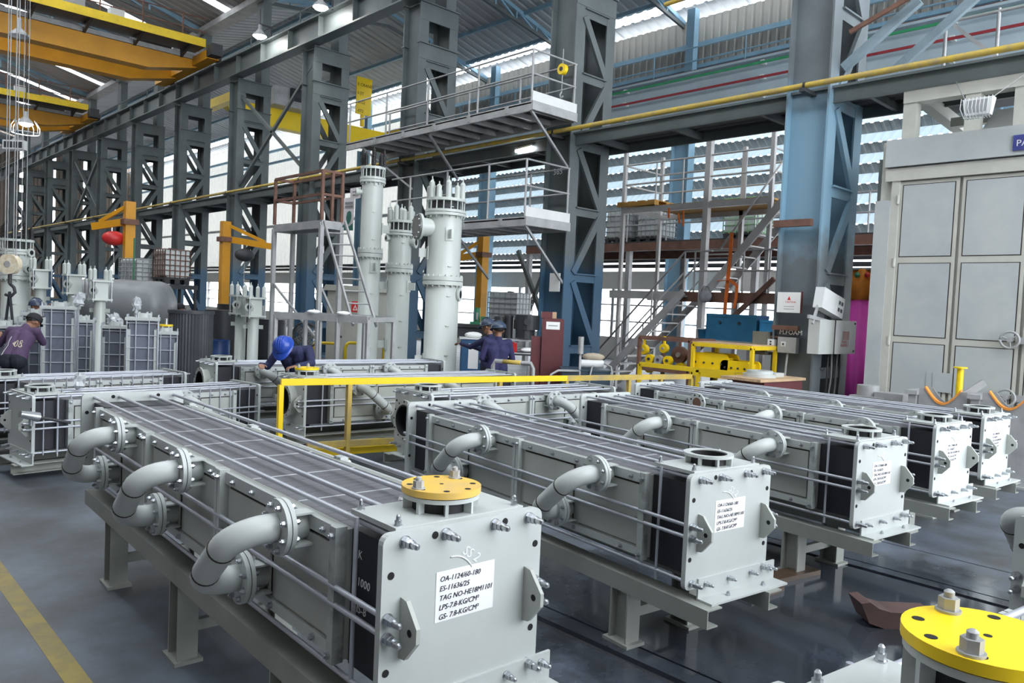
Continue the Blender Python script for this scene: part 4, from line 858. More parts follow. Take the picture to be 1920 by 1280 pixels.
# ---- hook block and slings of the crane
p = atD(19, 495, 12.7)
t = thing('hook_block', 'worn white crane hook block hanging at the left edge', 'hook block', p)
cream = mat('worn_cream', (.62, .50, .30), .5, col2=(.80, .76, .66), scale=14)
MB().cyl(N_*.06, -N_*.06, .165, 28).build('sheave', cream, t); MB().cyl(N_*.075, N_*.06, .05, 16).build('axle_cap', galv, t)
for s in (-.09, -.05, .05, .09): MB().cyl(RT*s, RT*s+Vector((0, 0, 8.6)), .008, 6).build('rope', galv, t)
MB().cyl((0, 0, -.15), (0, 0, -.32), .03, 10).build('shank', dark, t); MB().tube([(RT*x+Vector((0, 0, z))) for x, z in ((0, -.32), (.07, -.38), (.09, -.46), (.02, -.53), (-.07, -.5))], .026, 8).build('hook', dark, t)
for s, nm in ((-1, 'left'), (1, 'right')):
    o = MB(); o.beam(p+Vector((0, 0, -.45)), p+RT*s*.13+Vector((0, 0, -1.62)), .012, .06, N_)
    tag(o.build('sling', mat('black_sling', (.03, .035, .045), .7)), nm+' leg of the dark webbing sling under the crane hook', 'sling')
for i, (u0, u1, nm) in enumerate(((48, 46, 'left'), (57, 55, 'right'))):
    a = atD(u0, -20, 16); tag(MB().cyl((a.x, a.y, a.z-5.2), (a.x, a.y, a.z), .008, 6).build('hoist_rope', galv), nm+' of the two thin wire ropes hanging beside the caged lamp', 'rope')
# ---- drums, tanks
def drum(label, u, v, D, r, h, m, rib=True, z0=0):
    p = atD(u, v, D); t = thing('drum', label, 'drum', (p.x, p.y, z0))
    MB().lathe([(r, 0), (r, h*.33), (r*1.03, h*.345), (r, h*.36), (r, h*.64), (r*1.03, h*.655), (r, h*.67), (r, h)], n=28).build('shell', m, t); MB().cyl((0, 0, h-.02), (0, 0, h-.01), r*.97, 28).build('top', m, t); MB().ring((0,0,0), 'z', r*.96, r*1.02, h-.01, h+.01, 28).build('rim', m, t)
    MB().cyl((r*.6, 0, h-.01), (r*.6, 0, h+.01), .03, 10).build('bung', m, t); return t
drum('dark blue steel drum behind the rearmost crosswise exchanger', 407, 650, 18.2, .30, .92, drumblue)
p = atD(358, 620, 15.2); t = thing('ribbed_tank', 'dark ribbed cylindrical tank left of the blue drum', 'tank', (p.x, p.y, 0))
tk = mat('tank_charcoal', (.055, .06, .07), .45, var=.2)
b = MB(); n = 90; pr = [(.40+(.012 if i % 2 else 0)) for i in range(n)]
b.v += [(pr[i]*math.cos(2*PI*i/n), pr[i]*math.sin(2*PI*i/n), z) for z in (0, 1.62) for i in range(n)]
for i in range(n): b.face([i, (i+1) % n, n+(i+1) % n, n+i])
b.build('ribbed_shell', tk, t); MB().cyl((0, 0, 1.6), (0, 0, 1.63), .40, 30).build('lid', tk, t); MB().ring((0,0,0), 'z', .39, .43, 1.6, 1.66, 30).build('rim', tk, t)
for i, (u, D, r, h, nm) in enumerate(((415, 19.0, .40, 1.60, 'left black tank behind the twin slim vessels'), (450, 21.6, .62, 1.72, 'wide black tank behind the twin slim vessels'), (505, 20.0, .42, 1.4, 'right black tank behind the twin slim vessels'))):
    p = atD(u, 620, D); t = thing('black_tank', nm, 'tank', (p.x, p.y, 0), 0, 'black tanks'); MB().lathe([(r, 0), (r, h)], n=28).build('shell', mat('tank_black', (.03, .032, .036), .4) if i == 0 else MATS['tank_black'], t); MB().cyl((0, 0, h), (0, 0, h+.02), r*1.02, 28).build('lid', MATS['tank_black'], t)
    for z in (.45, .9, 1.3): MB().ring((0,0,0), 'z', r, r*1.03, z, z+.05, 28).build('hoop', MATS['tank_black'], t)
p = atD(232, 568, 17.0); t = thing('round_tank', 'grey horizontal tank with a rounded end behind the caged blocks', 'tank', (p.x, p.y, 0)); gt = mat('tank_grey', (.20, .21, .22), .4, var=.15)
MB().lathe([(.01, -1.05), (.35, -1.03), (.52, -.92), (.56, -.8), (.56, .8), (.52, .92), (.35, 1.03), (.01, 1.05)], (0,0,0), 28, 'x').build('shell', gt, t).location = (0, 0, p.z-.05)
t.rotation_euler = (0, 0, -YAW); ch = t.children[0]
for x in (-.6, .6): MB().box(x-.06, -.45, 0, x+.06, .45, p.z-.45).build('saddle', galv, t)
# ---- IBC containers
def ibc(label, pos, rz, w=1.0, h=1.0, cage=galv, grp='caged plastic containers'):
    t = thing('ibc_tote', label, 'container', pos, rz, grp); o = w/2
    MB().box(-o, -o, 0, o, o, .05).build('pallet_deck', dark, t)
    for x in (-o+.08, 0, o-.08):
        for y in (-o+.08, 0, o-.08): MB().box(x-.07, y-.07, -.12, x+.07, y+.07, 0).build('pallet_foot', dark, t)
    b = MB().prism(rrect(-o*.93, .06, o*.93, h, .08), 'y', -o*.93, o*.93).build('bottle', glass_w, t)
    for i in range(6):
        z = .1+i*(h-.1)/5
        for s in (-1, 1): MB().cyl((-o, s*o, z), (o, s*o, z), .014, 6).build('cage_bar', cage, t); MB().cyl((s*o, -o, z), (s*o, o, z), .014, 6).build('cage_bar', cage, t)
    for i in range(6):
        a = -o+i*w/5
        for s in (-1, 1): MB().cyl((a, s*o, .05), (a, s*o, h), .014, 6).build('cage_bar', cage, t); MB().cyl((s*o, a, .05), (s*o, a, h), .014, 6).build('cage_bar', cage, t)
    MB().cyl((0, 0, h), (0, 0, h+.05), .1, 16).build('cap', dark, t); return t
p = atD(268, 541, 21.5); ibc('caged plastic container on the green stand above the rounded tank', (p.x, p.y, p.z+.12), .2, .9, .68)
t = thing('green_stand', 'green steel stand with a tall thin post carrying a container', 'stand', (p.x, p.y, 0), .2)
MB().box(-.6, -.55, p.z-.08, .6, .55, p.z).build('top', green, t)
for x in (-.55, .55):
    for y in (-.5, .5): MB().box(x-.03, y-.03, 0, x+.03, y+.03, p.z-.08).build('leg', green, t)
MB().cyl((-.55, -.5, p.z), (-.55, -.5, 3.4), .02, 6).build('post', green, t)
p = atD(322, 500, 21.0); ibc('yellowed caged container right of the one on the green stand', (p.x, p.y, p.z-.35), .1, .7, .8, rust)
t = thing('steel_shelf', 'dark steel shelf under the yellowed container', 'shelf', (p.x, p.y, 0), .1); MB().box(-.5, -.5, p.z-.6, .5, .5, p.z-.48).build('top', dark, t)
for x in (-.45, .45):
    for y in (-.45, .45): MB().box(x-.03, y-.03, 0, x+.03, y+.03, p.z-.6).build('leg', dark, t)
p = atD(955, 604, 22.5); ibc('caged plastic container behind the two workers at the bench', (p.x, p.y, p.z), .3, .95, .85); zsh = p.z-.12
t = thing('steel_shelf', 'dark shelf with black cylinders on it behind the two workers', 'shelf', (p.x, p.y, 0), -.75)
MB().box(-1.0, -.6, zsh-.06, 1.4, .6, zsh).build('top', dark, t)
for x in (-.95, 1.35):
    for y in (-.55, .55): MB().box(x-.03, y-.03, 0, x+.03, y+.03, zsh-.06).build('leg', dark, t)
MB().box(-1.0, -.6, .8, 1.4, .6, .84).build('lower_shelf', galv, t)
for u, v, D, r, h, nm in ((936, 634, 18.0, .13, .50, 'tall black cylinder left on the shelf behind the workers'), (953, 634, 18.0, .11, .52, 'tall black cylinder second on the shelf behind the workers'), (984, 634, 17.8, .22, .2, 'low black cylinder under the wide one, behind the workers'), (988, 618, 17.8, .28, .34, 'wide black cylinder with a round port behind the workers')):
    p = atD(u, v, D); t = thing('black_cylinder', nm, 'cylinder', p, 0, 'black cylinders'); MB().lathe([(.01, 0), (r, 0), (r, h), (.01, h)], n=24, smooth=False).build('body', MATS['tank_black'], t)
    if r > .25: MB().cyl(N_*r*.9+Vector((0,0,h*.55)), N_*(r+.03)+Vector((0,0,h*.55)), .08, 18).build('port', dark, t)
    else: MB().ring((0,0,0), 'z', r*.9, r*1.04, h-.03, h+.01, 24).build('rim', dark, t)
t = thing('steel_shelf', 'dark rack carrying the black cylinders', 'shelf', atD(962, 638, 18.0)*1, -YAW); t.location.z = 0; zz = atD(962, 634, 18).z
MB().box(-.55, -.35, zz-.05, .7, .45, zz-.005).build('top', galv, t)
for x in (-.5, .65):
    for y in (-.3, .4): MB().box(x-.025, y-.025, 0, x+.025, y+.025, zz-.05).build('leg', galv, t)
# mezzanine with two containers in the side bay
t = thing('mezzanine', 'brown steel mezzanine in the side bay behind the stair tower', 'platform', (0, 0, 0))
MB().box(19.4, 6.5, 3.95, 19.6, 20, 4.2).build('edge_beam', rust, t); MB().box(22.4, 6.5, 3.95, 22.6, 20, 4.2).build('edge_beam', rust, t); MB().box(19.4, 6.5, 4.2, 22.6, 20, 4.24).build('deck', dark, t)
for y in (6.6, 11, 15.4, 19.9):
    for x in (19.5, 22.5): MB().box(x-.08, y-.08, 0, x+.08, y+.08, 3.95).build('post', galv, t)
for z in (4.75, 5.25): MB().cyl((19.45, 6.5, z), (19.45, 20, z), .025, 6).build('handrail', galv, t)
for k in range(10): MB().cyl((19.45, 6.5+k*1.5, 4.24), (19.45, 6.5+k*1.5, 5.25), .025, 6).build('rail_post', galv, t)
lime = mat('lime_bars', (.30, .55, .28), .5)
p = atX(1175, 435, 20.3); ibc('white caged container at the left end of the mezzanine', (20.3, p.y, 4.36), 0, 1.0, .95, galv); p = atX(1238, 430, 20.5); ibc('white caged container beside the first on the mezzanine, partly behind a post', (20.3, p.y, 4.36), 0, .9, .95)
p = atX(1402, 428, 20.3); ibc('white caged container on the mezzanine behind the right stair', (20.3, p.y, 4.36), 0, 1.0, 1.05, lime)
# ---- fan, cabinet, guard rails
p = atD(573, 628, 17.6); t = thing('drum_fan', 'large black drum fan standing behind the bending worker', 'fan', (p.x, p.y, 0), -YAW); h = p.z
MB().lathe([(.29, -.12), (.31, 0), (.29, .14)], (0, 0, h), 30, 'y').build('housing', dark, t)
MB().cyl((0, -.08, h), (0, .1, h), .08, 16).build('hub', galv, t)
for i in range(5): a = 2*PI*i/5; MB().beam((.06*math.cos(a), 0, h+.06*math.sin(a)), (.26*math.cos(a), .03, h+.26*math.sin(a)), .16, .012, (0, 1, .4)).build('blade', galv, t)
for r in (.08, .14, .2, .26): MB().ring((0, -.125, h), 'y', r, r+.008, -.005, .005, 28).build('grille_ring', dark, t)
for i in range(12): a = PI*i/6; MB().cyl((.05*math.cos(a), -.125, h+.05*math.sin(a)), (.29*math.cos(a), -.12, h+.29*math.sin(a)), .004, 4).build('grille_wire', dark, t)
for s in (-1, 1): MB().beam((s*.33, 0, h), (s*.33, 0, .05), .04, .04).build('leg', galv, t); MB().beam((s*.33, -.3, .03), (s*.33, .3, .03), .05, .05).build('foot', galv, t)
p = atD(665, 690, 19.0); t = thing('power_cabinet', 'beige grey power cabinet with a red danger sign behind the vessels', 'cabinet', (p.x, p.y, 0), -YAW+.12); cab = mat('cabinet_beige', (.40, .40, .36), .5, var=.08)
MB().box(-.72, 0, 0, .85, 1.0, 2.22).build('body', cab, t); MB().prism([(-.82, 2.22), (.95, 2.22), (.9, 2.36), (-.76, 2.36)], 'y', -.1, 1.1).build('roof', cab, t)
for x0, x1 in ((-.70, -.3), (-.28, .28), (.3, .83)): d = MB().box(x0, -.012, .1, x1, 0, 2.15).build('door', cab, t); MB().cyl((x1-.06, -.03, 1.1), (x1-.06, -.012, 1.1), .03, 10).build('handle', dark, d)
sg = MB().box(-.13, -.02, 1.72, .2, -.012, 1.98).build('danger_sign', red, t); MB().prism([(-.1, 1.76), (.02, 1.76), (-.04, 1.9)], 'y', -.024, -.02).build('triangle', white, sg); MB().prism([(-.07, 1.78), (-.01, 1.78), (-.04, 1.85)], 'y', -.026, -.024).build('triangle_core', red, sg)
for k in range(2): MB().box(.04, -.024, 1.88-k*.09, .18, -.02, 1.93-k*.09).build('print_bar', white, sg)
for i, (ua, ub, D, nm) in enumerate(((588, 632, 18.4, 'short yellow tube guard rail behind the bending worker'), (648, 720, 17.2, 'yellow tube guard rail in front of the power cabinet'))):
    a = atD(ua, 642, D); b = atD(ub, 645, D); t = thing('guard_rail', nm, 'guard rail', (a.x, a.y, 0), 0, 'yellow tube guard rails'); e = Vector((b.x-a.x, b.y-a.y, 0)); z = Vector((0, 0, a.z))
    MB().tube([Vector((0,0,0)), z*.9, z*.97+e*.04, z+e*.1, z+e*.9, z*.97+e*.96, z*.9+e, e], .035, 10).build('hoop', yellow, t)
    for s in (0, 1): MB().cyl(e*s, e*s+Vector((0, 0, .02)), .07, 12).build('foot', yellow, t)
# ---- jib cranes
def jib(label, u, D, zt_, tip, hoist):
    p = atD(u, 560, D); t = thing('jib_crane', label, 'jib crane', (p.x, p.y, 0), 0, 'yellow jib cranes')
    MB().box(-.13, -.13, 0, .13, .13, zt_).build('post', crane_y, t); MB().box(-.22, -.22, 0, .22, .22, .04).build('base', crane_y, t)
    d = Vector(tip); e = d.length; d.normalize(); MB().beam(Vector((0, 0, zt_-.55)), d*e+Vector((0, 0, zt_-.75)), .1, .2).build('arm', crane_y, t); MB().beam(Vector((0, 0, zt_-.08)), d*e*.8+Vector((0, 0, zt_-.6)), .08, .1).build('tie', crane_y, t); MB().box(-.2, -.2, zt_-.65, .2, .2, zt_-.5).build('bearing', rust, t)
    if hoist:
        q = d*e*.4+Vector((0, 0, zt_-1.05)); h = MB().ball(q, .26, 14, 9, (1.25, .9, .8)).build('hoist_body', red if hoist == 'red' else dark, t); MB().cyl(q+Vector((0, 0, .15)), q+Vector((0, 0, .42)), .05, 8).build('trolley', dark, t)
        MB().cyl(q+Vector((0, 0, -.1)), q+Vector((0, 0, -1.5)), .012, 6).build('chain', galv, t)
    return t
jib('yellow jib crane with a red hoist at the left', 239, 22, 4.5, L_*1.05, 'red'); jib('yellow jib crane post between the fifth and sixth columns', 419, 25, 4.35, -L_*1.6, 'grey'); jib('yellow jib crane bracket right of the thickest vessel', 902, 24.5, 4.2, L_*.95, None)
# ---- long yellow pit rail
A = Vector((4.15, 8.2, 0)); B = Vector((10.6, 7.0, 0)); D_ = B-A
t = thing('pit_rail', 'long yellow square-tube guard rail between the crosswise exchangers', 'guard rail', A)
MB().beam((0, 0, 1.03), D_*.62+Vector((0, 0, 1.03)), .06, .075).build('top_rail', bright_y, t); MB().beam(D_*.62+Vector((0, 0, 1.03)), D_+Vector((0, 0, 1.03)), .06, .075).build('top_rail', yel_old, t)
for s in (0, .125, .45, .62, .8, .9, 1): MB().beam(D_*s+Vector((0, 0, 0)), D_*s+Vector((0, 0, 1.0)), .055, .055).build('post', bright_y if s == 0 else yel_old, t)
MB().beam(D_*.05+Vector((0, 0, .28)), D_*.45+Vector((0, 0, .28)), .05, .07).build('lower_rail', yel_old, t); MB().beam(D_*.02+Vector((0, .1, .17)), D_*.45+Vector((0, .1, .17)), .06, .08).build('kerb_rail', bright_y, t)
# ---- rack with yellow trolleys, second rail
xr = 12.1
a = atX(1200, 632, xr); b = atX(1295, 632, xr); c = atX(1412, 634, xr); z1 = a.z; z0 = .85
t = thing('trolley_rack', 'rust and yellow steel rack holding yellow hoist trolleys before the stair tower', 'rack', (xr, 0, 0))
def rackbox(ya, yb, m, zz0, zz1):
    for y in (ya, yb):
        for x in (0, .8): MB().box(x-.03, y-.03, 0, x+.03, y+.03, zz1).build('upright', m, t)
    for z in (zz0, zz1):
        for x in (0, .8): MB().beam((x, ya, z), (x, yb, z), .06, .07).build('beam', m, t)
        for y in (ya, yb): MB().beam((0, y, z), (.8, y, z), .06, .07).build('beam', m, t)
rackbox(a.y, b.y, rust, .95, z1); rackbox(b.y-.07, c.y, yellow, .95, z1-.05)
MB().box(0, c.y, .93, .8, a.y, .95).build('shelf', dark, t); MB().box(0, c.y, z1-.03, .8, b.y, z1).build('shelf', wood, t)
def trolley(label, y, z, s, kind, x=-.02):
    t = thing('hoist_trolley', label, 'trolley', (xr+x+.1, y, z), 0, 'yellow hoist trolleys'); m = bright_y
    if kind == 'wheels':
        for k in range(3): MB().cyl((0, k*s*.5, s*.35), (.08, k*s*.5, s*.35), s*.22, 16).build('wheel', m if k % 2 == 0 else galv, t); MB().cyl((-.02, k*s*.5, s*.35), (0, k*s*.5, s*.35), s*.07, 10).build('hub', dark, t)
        MB().box(.08, -s*.1, s*.3, .14, s*1.1, s*.4).build('axle_plate', rust, t); MB().box(.04, 0, 0, .16, s, s*.13).build('base', dark, t)
    else:
        MB().prism([(y_, z_) for y_, z_ in rrect(0, 0, s*2.2, s, s*.3)], 'x', 0, .05).build('side_plate', m, t); MB().prism([(y_, z_) for y_, z_ in rrect(0, 0, s*2.2, s, s*.3)], 'x', .35, .4).build('side_plate', m, t); MB().box(.05, s*.3, s*.2, .35, s*1.9, s*.8).build('gear_case', yellow, t)
        for k in range(4): MB().cyl((-.015, s*(.35+k*.5), s*.5), (0, s*(.35+k*.5), s*.5), .02, 8).build('bolt', dark, t)
    return t
trolley('yellow wheeled trolley at the left of the upper rack shelf', b.y+.55, .985, .42, 'wheels'); trolley('large yellow trolley plate in the middle of the upper rack shelf', (b.y+c.y)/2-.12, .985, .36, 'plate'); trolley('yellow drum trolley at the right of the upper rack shelf', c.y-.62+.7, .985, .26, 'plate')
for i, (u, v, r, m, nm) in enumerate(((1205, 655, .1, bright_y, 'small yellow pulley hanging in the rust rack, left'), (1243, 653, .09, bright_y, 'small yellow pulley hanging in the rust rack, right'), (1272, 665, .16, rust, 'rusty pulley wheel standing in the rust rack'), (1215, 690, .09, bright_y, 'small yellow pulley below the rack shelf, left'), (1275, 690, .11, bright_y, 'yellow pulley below the rack shelf, middle'), (1345, 690, .12, dark, 'black tyre wheel below the rack shelf'))):
    q = atX(u, v, xr+.25); tt = thing('pulley', nm, 'pulley', q, 0, 'pulleys stored in the rack'); MB().cyl((0, 0, 0), (.09, 0, 0), r, 18).build('wheel', m, tt); MB().cyl((-.03, 0, 0), (0, 0, 0), r*.3, 10).build('hub', galv, tt); MB().beam((.045, 0, 0), (.045, 0, r+.14), .03, .05).build('hanger', m, tt)
q = atX(1370, 695, xr+.2); tt = thing('winch', 'orange yellow winch block below the rack shelf on the right', 'winch', (q.x, q.y, .1)); MB().box(0, -.55, 0, .5, .3, .62).build('body', crane_y, tt); MB().cyl((-.05, -.35, .3), (.5, -.35, .3), .25, 18).build('drum', crane_y, tt); MB().cyl((-.06, 0, .3), (0, 0, .3), .12, 14).build('cap', dark, tt)
p0 = atX(1200, 682, 11.7); p1 = atX(1436, 680, 11.7); t = thing('guard_rail', 'yellow guard rail in front of the trolley rack', 'guard rail', (11.7, 0, 0)); MB().beam((0, p0.y, p0.z), (0, p1.y, p0.z), .06, .08).build('top_rail', yellow, t)
for s in (0, .5, 1): MB().beam((0, p0.y+(p1.y-p0.y)*s, 0), (0, p0.y+(p1.y-p0.y)*s, p0.z), .06, .06).build('post', yellow, t)
# tool chests on a table
q = atX(1388, 640, 14.6); z = q.z
tt = thing('steel_table', 'low table carrying the blue tool chests', 'table', (14.6, q.y, 0)); MB().box(-.1, -1.0, z-.04, .7, 1.1, z).build('top', galv, tt)
for x in (0, .6):
    for y in (-.9, 1.0): MB().box(x-.03, y-.03, 0, x+.03, y+.03, z-.04).build('leg', galv, tt)
tb = mat('chest_blue', (.02, .15, .28), .4); tb2 = mat('chest_light', (.04, .30, .60), .4)
tt = thing('tool_chest', 'dark blue tool chest behind the trolley rack', 'tool chest', (14.6, q.y, z)); MB().box(0, -.35, 0, .5, .85, .5).build('body', tb, tt); MB().box(-.01, -.35, .5, .51, .85, .56).build('lid', tb, tt)
for y in (.05, .5): MB().cyl((-.03, y, .38), (0, y, .38), .03, 10).build('latch', dark, tt)
tt = thing('tool_chest', 'lighter blue tool chest next to the dark blue one', 'tool chest', (14.65, q.y-.85, z)); MB().box(0, 0, 0, .45, .46, .42).build('body', tb2, tt); MB().box(-.01, 0, .42, .46, .46, .47).build('lid', tb2, tt)
tt = thing('bucket', 'light blue bucket beside the tool chests', 'bucket', (14.7, q.y+.98, z)); MB().lathe([(.01, 0), (.09, 0), (.12, .22), (.125, .22)], n=18).build('pail', tb2, tt); MB().ring((0,0,0), 'z', .115, .13, .21, .23, 18).build('rim', white, tt)
# ---- table with plywood top and grey casting
q = atZ(1432, 706, 1.1); tt = thing('work_table', 'table with a plywood top and maroon sides behind the exchangers', 'table', (q.x, q.y, 0), -.05)
MB().box(-.65, -.35, 1.06, .65, .35, 1.1).build('top', wood, tt); MB().box(-.5, -.32, .5, .6, .32, 1.06).build('drawer_case', maroon, tt)
for x in (-.45, .55):
    for y in (-.29, .29): MB().box(x-.03, y-.03, 0, x+.03, y+.03, .5).build('leg', maroon, tt)
tt = thing('flange_casting', 'grey flanged casting lying on the plywood table', 'casting', (q.x-.1, q.y+.02, 1.1)); MB().ring((0,0,0), 'z', .12, .25, 0, .05, 28).build('flange', paint, tt); MB().ring((0,0,0), 'z', .1, .2, .05, .1, 28).build('neck', paint, tt); MB().box(.2, -.15, 0, .5, .15, .06).build('arm', paint, tt)
# ---- things on the nearest column
cx = 12.86
def boxed(name, label, cat, u0, v0, u1, v1, d, m, X=cx):
    a = atX(u0, v1, X); b = atX(u1, v0, X); t = thing(name, label, cat, (X, min(a.y, b.y), a.z)); w = abs(a.y-b.y); h = b.z-a.z; MB().box(0, 0, 0, d, w, h).build('case', m, t); return t, w, h
tt, w, h = boxed('notice_board', 'white caution notice board on the nearest column', 'sign', 1456, 548, 1502, 585, .05, paper, 12.84)
MB().box(.0, -.015, -.01, .05, 0, h+.01).build('frame_edge', maroon, tt); MB().prism([(w*.42, h*.62), (w*.56, h*.62), (w*.49, h*.8)], 'x', -.003, 0).build('warning_triangle', red, tt)
textobj('CAUTION', h*.12, red, tt, frame((-.003, w*.64, h*.48), (0, -1, 0), (0, 0, 1)))
for k in range(2): MB().box(-.002, w*.25, h*(.28-.12*k), 0, w*.7, h*(.31-.12*k)).build('print_line', galv, tt)
tt, w, h = boxed('switch_box', 'blue grey isolator switch box under the chalk lettering', 'switch box', 1457, 633, 1493, 660, .12, galv); MB().box(-.01, w*.55, h*.4, 0, w*.8, h*.7).build('switch_plate', white, tt); MB().box(-.03, w*.64, h*.48, -.01, w*.7, h*.62).build('knob', dark, tt)
MB().tube([(.06, w*.5, 0), (.05, w*.55, -.25), (.06, w*.6, -.6), (.1, w*.55, -1.0)], .02, 8).build('conduit', galv, tt)
tt, w, h = boxed('junction_box', 'olive grey junction box left of the switch box', 'junction box', 1409, 622, 1440, 663, .16, mat('olive_box', (.17, .17, .14), .5)); MB().box(-.012, .02, .02, 0, w-.02, h-.02).build('door', MATS['olive_box'], tt); MB().beam((.1, 0, h*.8), (.1, -.35, h*.8), .04, .04).build('bracket', rust, tt)
tt, w, h = boxed('socket_box', 'small white socket box between the two grey boxes', 'socket box', 1438, 636, 1451, 659, .12, white)
for k in range(4): MB().cyl((-.006, w*.5, h*(.18+.21*k)), (0, w*.5, h*(.18+.21*k)), .018, 10).build('socket', dark, tt)
a = atX(1457, 617, cx); b = atX(1496, 630, cx); tt = thing('name_plate', 'dark plate with chalk lettering on the nearest column', 'sign', (cx+.03, b.y, b.z)); MB().box(0, 0, 0, .04, a.y-b.y, a.z-b.z).build('plate', dark, tt)
textobj('M.FOAM', .115, chalk, tt, frame((-.002, a.y-b.y-.03, .02), (0, -1, 0), (0, 0, 1)))
a = atX(1448, 612, cx); b = atX(1497, 612, cx); tag(MB().box(cx-.02, b.y, a.z-.05, cx+.06, a.y, a.z+.03).build('angle_rail', rust), 'rusty angle iron across the nearest column above the lettering', 'bracket')
a = atX(1452, 419, cx); b = atX(1522, 413, cx); tag(MB().box(cx-.04, b.y, a.z-.07, cx+.06, a.y, a.z+.05).build('angle_rail', rust), 'rusty angle iron across the nearest column below the blue primer', 'bracket')
yc = 5.9
def boxy(name, label, cat, u0, v0, u1, v1, d, m, tilt=0, Y=yc):
    a = atY(u0, v1, Y); b = atY(u1, v0, Y); t = thing(name, label, cat, (a.x, Y, a.z)); t.rotation_euler = (0, tilt, 0); w = b.x-a.x; h = b.z-a.z; MB().box(0, 0, 0, w, d, h).build('case', m, t); return t, w, h
tt, w, h = boxy('electric_cabinet', 'white electrical cabinet with red lettering on the nearest column', 'cabinet', 1534, 602, 1604, 664, .2, mat('cab_white', (.55, .57, .55), .45, var=.05))
MB().box(w*.42, -.02, .0, w, 0, h).build('door', white, tt); MB().box(w*.405, -.012, 0, w*.415, -.0, h).build('door_gap', seam, tt)
MB().box(w*.62, -.024, h*.42, w*.8, -.02, h*.68).build('label_print', mat('pink_print', (.62, .38, .38), .6), tt); textobj('PANEL 1', .075, red, tt, frame((w*.60, -.022, h*.32), (1, 0, 0), (0, 0, 1))); textobj('ASSEMBLY', .07, red, tt, frame((w*.57, -.022, h*.22), (1, 0, 0), (0, 0, 1)))
for z in (.08, .92): MB().cyl((w*.95, -.035, h*z), (w*.95, -.02, h*z), .018, 8).build('lock', dark, tt)
for i, x in enumerate((.4, .5, .58, .66, .72)): MB().tube([(w*x, .08, 0), (w*x+.03*math.sin(i*2), .08, -.4), (w*x-.04*math.sin(i), .1, -.95), (w*x+.02, .12, -1.2)], .016, 6).build('cable', galv if i % 2 else dark, tt)
tt, w, h = boxy('flood_lamp', 'tilted white switch housing above the electrical cabinet', 'fixture', 1541, 541, 1583, 576, .16, white, .22, 5.85); MB().box(w*.66, -.006, 0, w, 0, h).build('front_plate', white, tt)
for i in range(2):
    for j in range(2): MB().box(w*(.72+.13*i), -.012, h*(.25+.35*j), w*(.80+.13*i), -.006, h*(.42+.35*j)).build('socket', dark, tt)
MB().beam((.02, .08, h*.1), (-.08, .08, -.3), .03, .05).build('arm', galv, tt); MB().beam((-.25, .08, -.22), (w*.7, .08, -.12), .04, .06).build('arm', galv, tt)
# ---- bench, machine and workers' surroundings
q = atD(898, 634, 17.0); t = thing('tool_cabinet', 'blue steel tool cabinet with a white sheet, left of the two workers', 'cabinet', (q.x, q.y, 0), -YAW+.1); z = q.z; bl_ = mat('cabinet_blue', (.03, .10, .22), .4)
MB().box(-.38, 0, .35, .62, .55, z-.03).build('body', bl_, t); MB().box(-.42, -.03, z-.03, .66, .58, z).build('top', white, t)
for x in (-.37, .13): d = MB().box(x, -.015, .38, x+.48, 0, z-.06).build('door', bl_, t); MB().box(x+.4, -.03, .75, x+.43, -.015, .9).build('handle', galv, d)
MB().box(-.22, -.018, .62, .0, -.015, z-.12).build('paper_sheet', paper, t)
for x in (-.34, .56):
    for y in (.05, .5): MB().box(x-.03, y-.03, 0, x+.03, y+.03, .35).build('leg', bl_, t)
tag(MB().ball((q.x+.05, q.y+.25, z+.06), .18, 9, 6, (1.3, .8, .4)).build('rag', paper), 'crumpled white cloth on the blue tool cabinet', 'cloth')
q = atD(900, 608, 19.6); t = thing('drill_machine', 'small green bench machine behind the workers', 'machine', (q.x, q.y, q.z), -YAW); MB().box(-.25, -.2, 0, .25, .2, .06).build('base', green, t); MB().cyl((-.08, 0, .06), (-.08, 0, .42), .07, 14).build('column', green, t); MB().box(.02, -.1, .06, .26, .12, .2).build('motor', green, t); MB().cyl((-.08, -.12, .3), (-.08, -.12, .12), .03, 10).build('spindle', galv, t)
t = thing('steel_shelf', 'dark bench under the green machine', 'bench', (q.x, q.y, 0), -YAW); MB().box(-.7, -.4, q.z-.08, .5, .4, q.z).build('top', dark, t); MB().box(-.65, -.35, q.z-.35, .45, .35, q.z-.08).build('drawer', dark, t)
for x in (-.62, .42):
    for y in (-.32, .32): MB().box(x-.03, y-.03, 0, x+.03, y+.03, q.z-.35).build('leg', dark, t)
q = atD(972, 660, 16.3); t = thing('work_bench', 'dark work bench right of the two workers', 'bench', (q.x, q.y, 0), -YAW); MB().box(-.35, -.3, q.z-.05, .75, .4, q.z).build('top', dark, t); MB().box(-.35, -.31, q.z-.015, .75, -.3, q.z+.005).build('edge_strip', white, t)
for x in (-.3, .7):
    for y in (-.25, .35): MB().box(x-.03, y-.03, 0, x+.03, y+.03, q.z-.05).build('leg', dark, t)
MB().box(.2, -.2, .3, .68, .3, .8).build('drawer_case', galv, t)
tt = thing('red_box', 'red toolbox on the dark bench beside the workers', 'toolbox', (q.x-.12, q.y+.1, q.z), -YAW); MB().box(-.12, -.1, 0, .12, .1, .19).build('body', red, tt); MB().box(-.13, -.11, .19, .05, .11, .21).build('lid', red, tt); MB().tube([(-.08, 0, .21), (-.08, 0, .25), (.0, 0, .25), (.0, 0, .21)], .008, 6).build('handle', dark, tt)
tag(MB().ball((q.x+.15, q.y-.1, q.z+.05), .13, 9, 6, (1.4, .8, .4)).build('rag', paper), 'crumpled white rag on the dark bench by the red toolbox', 'cloth')
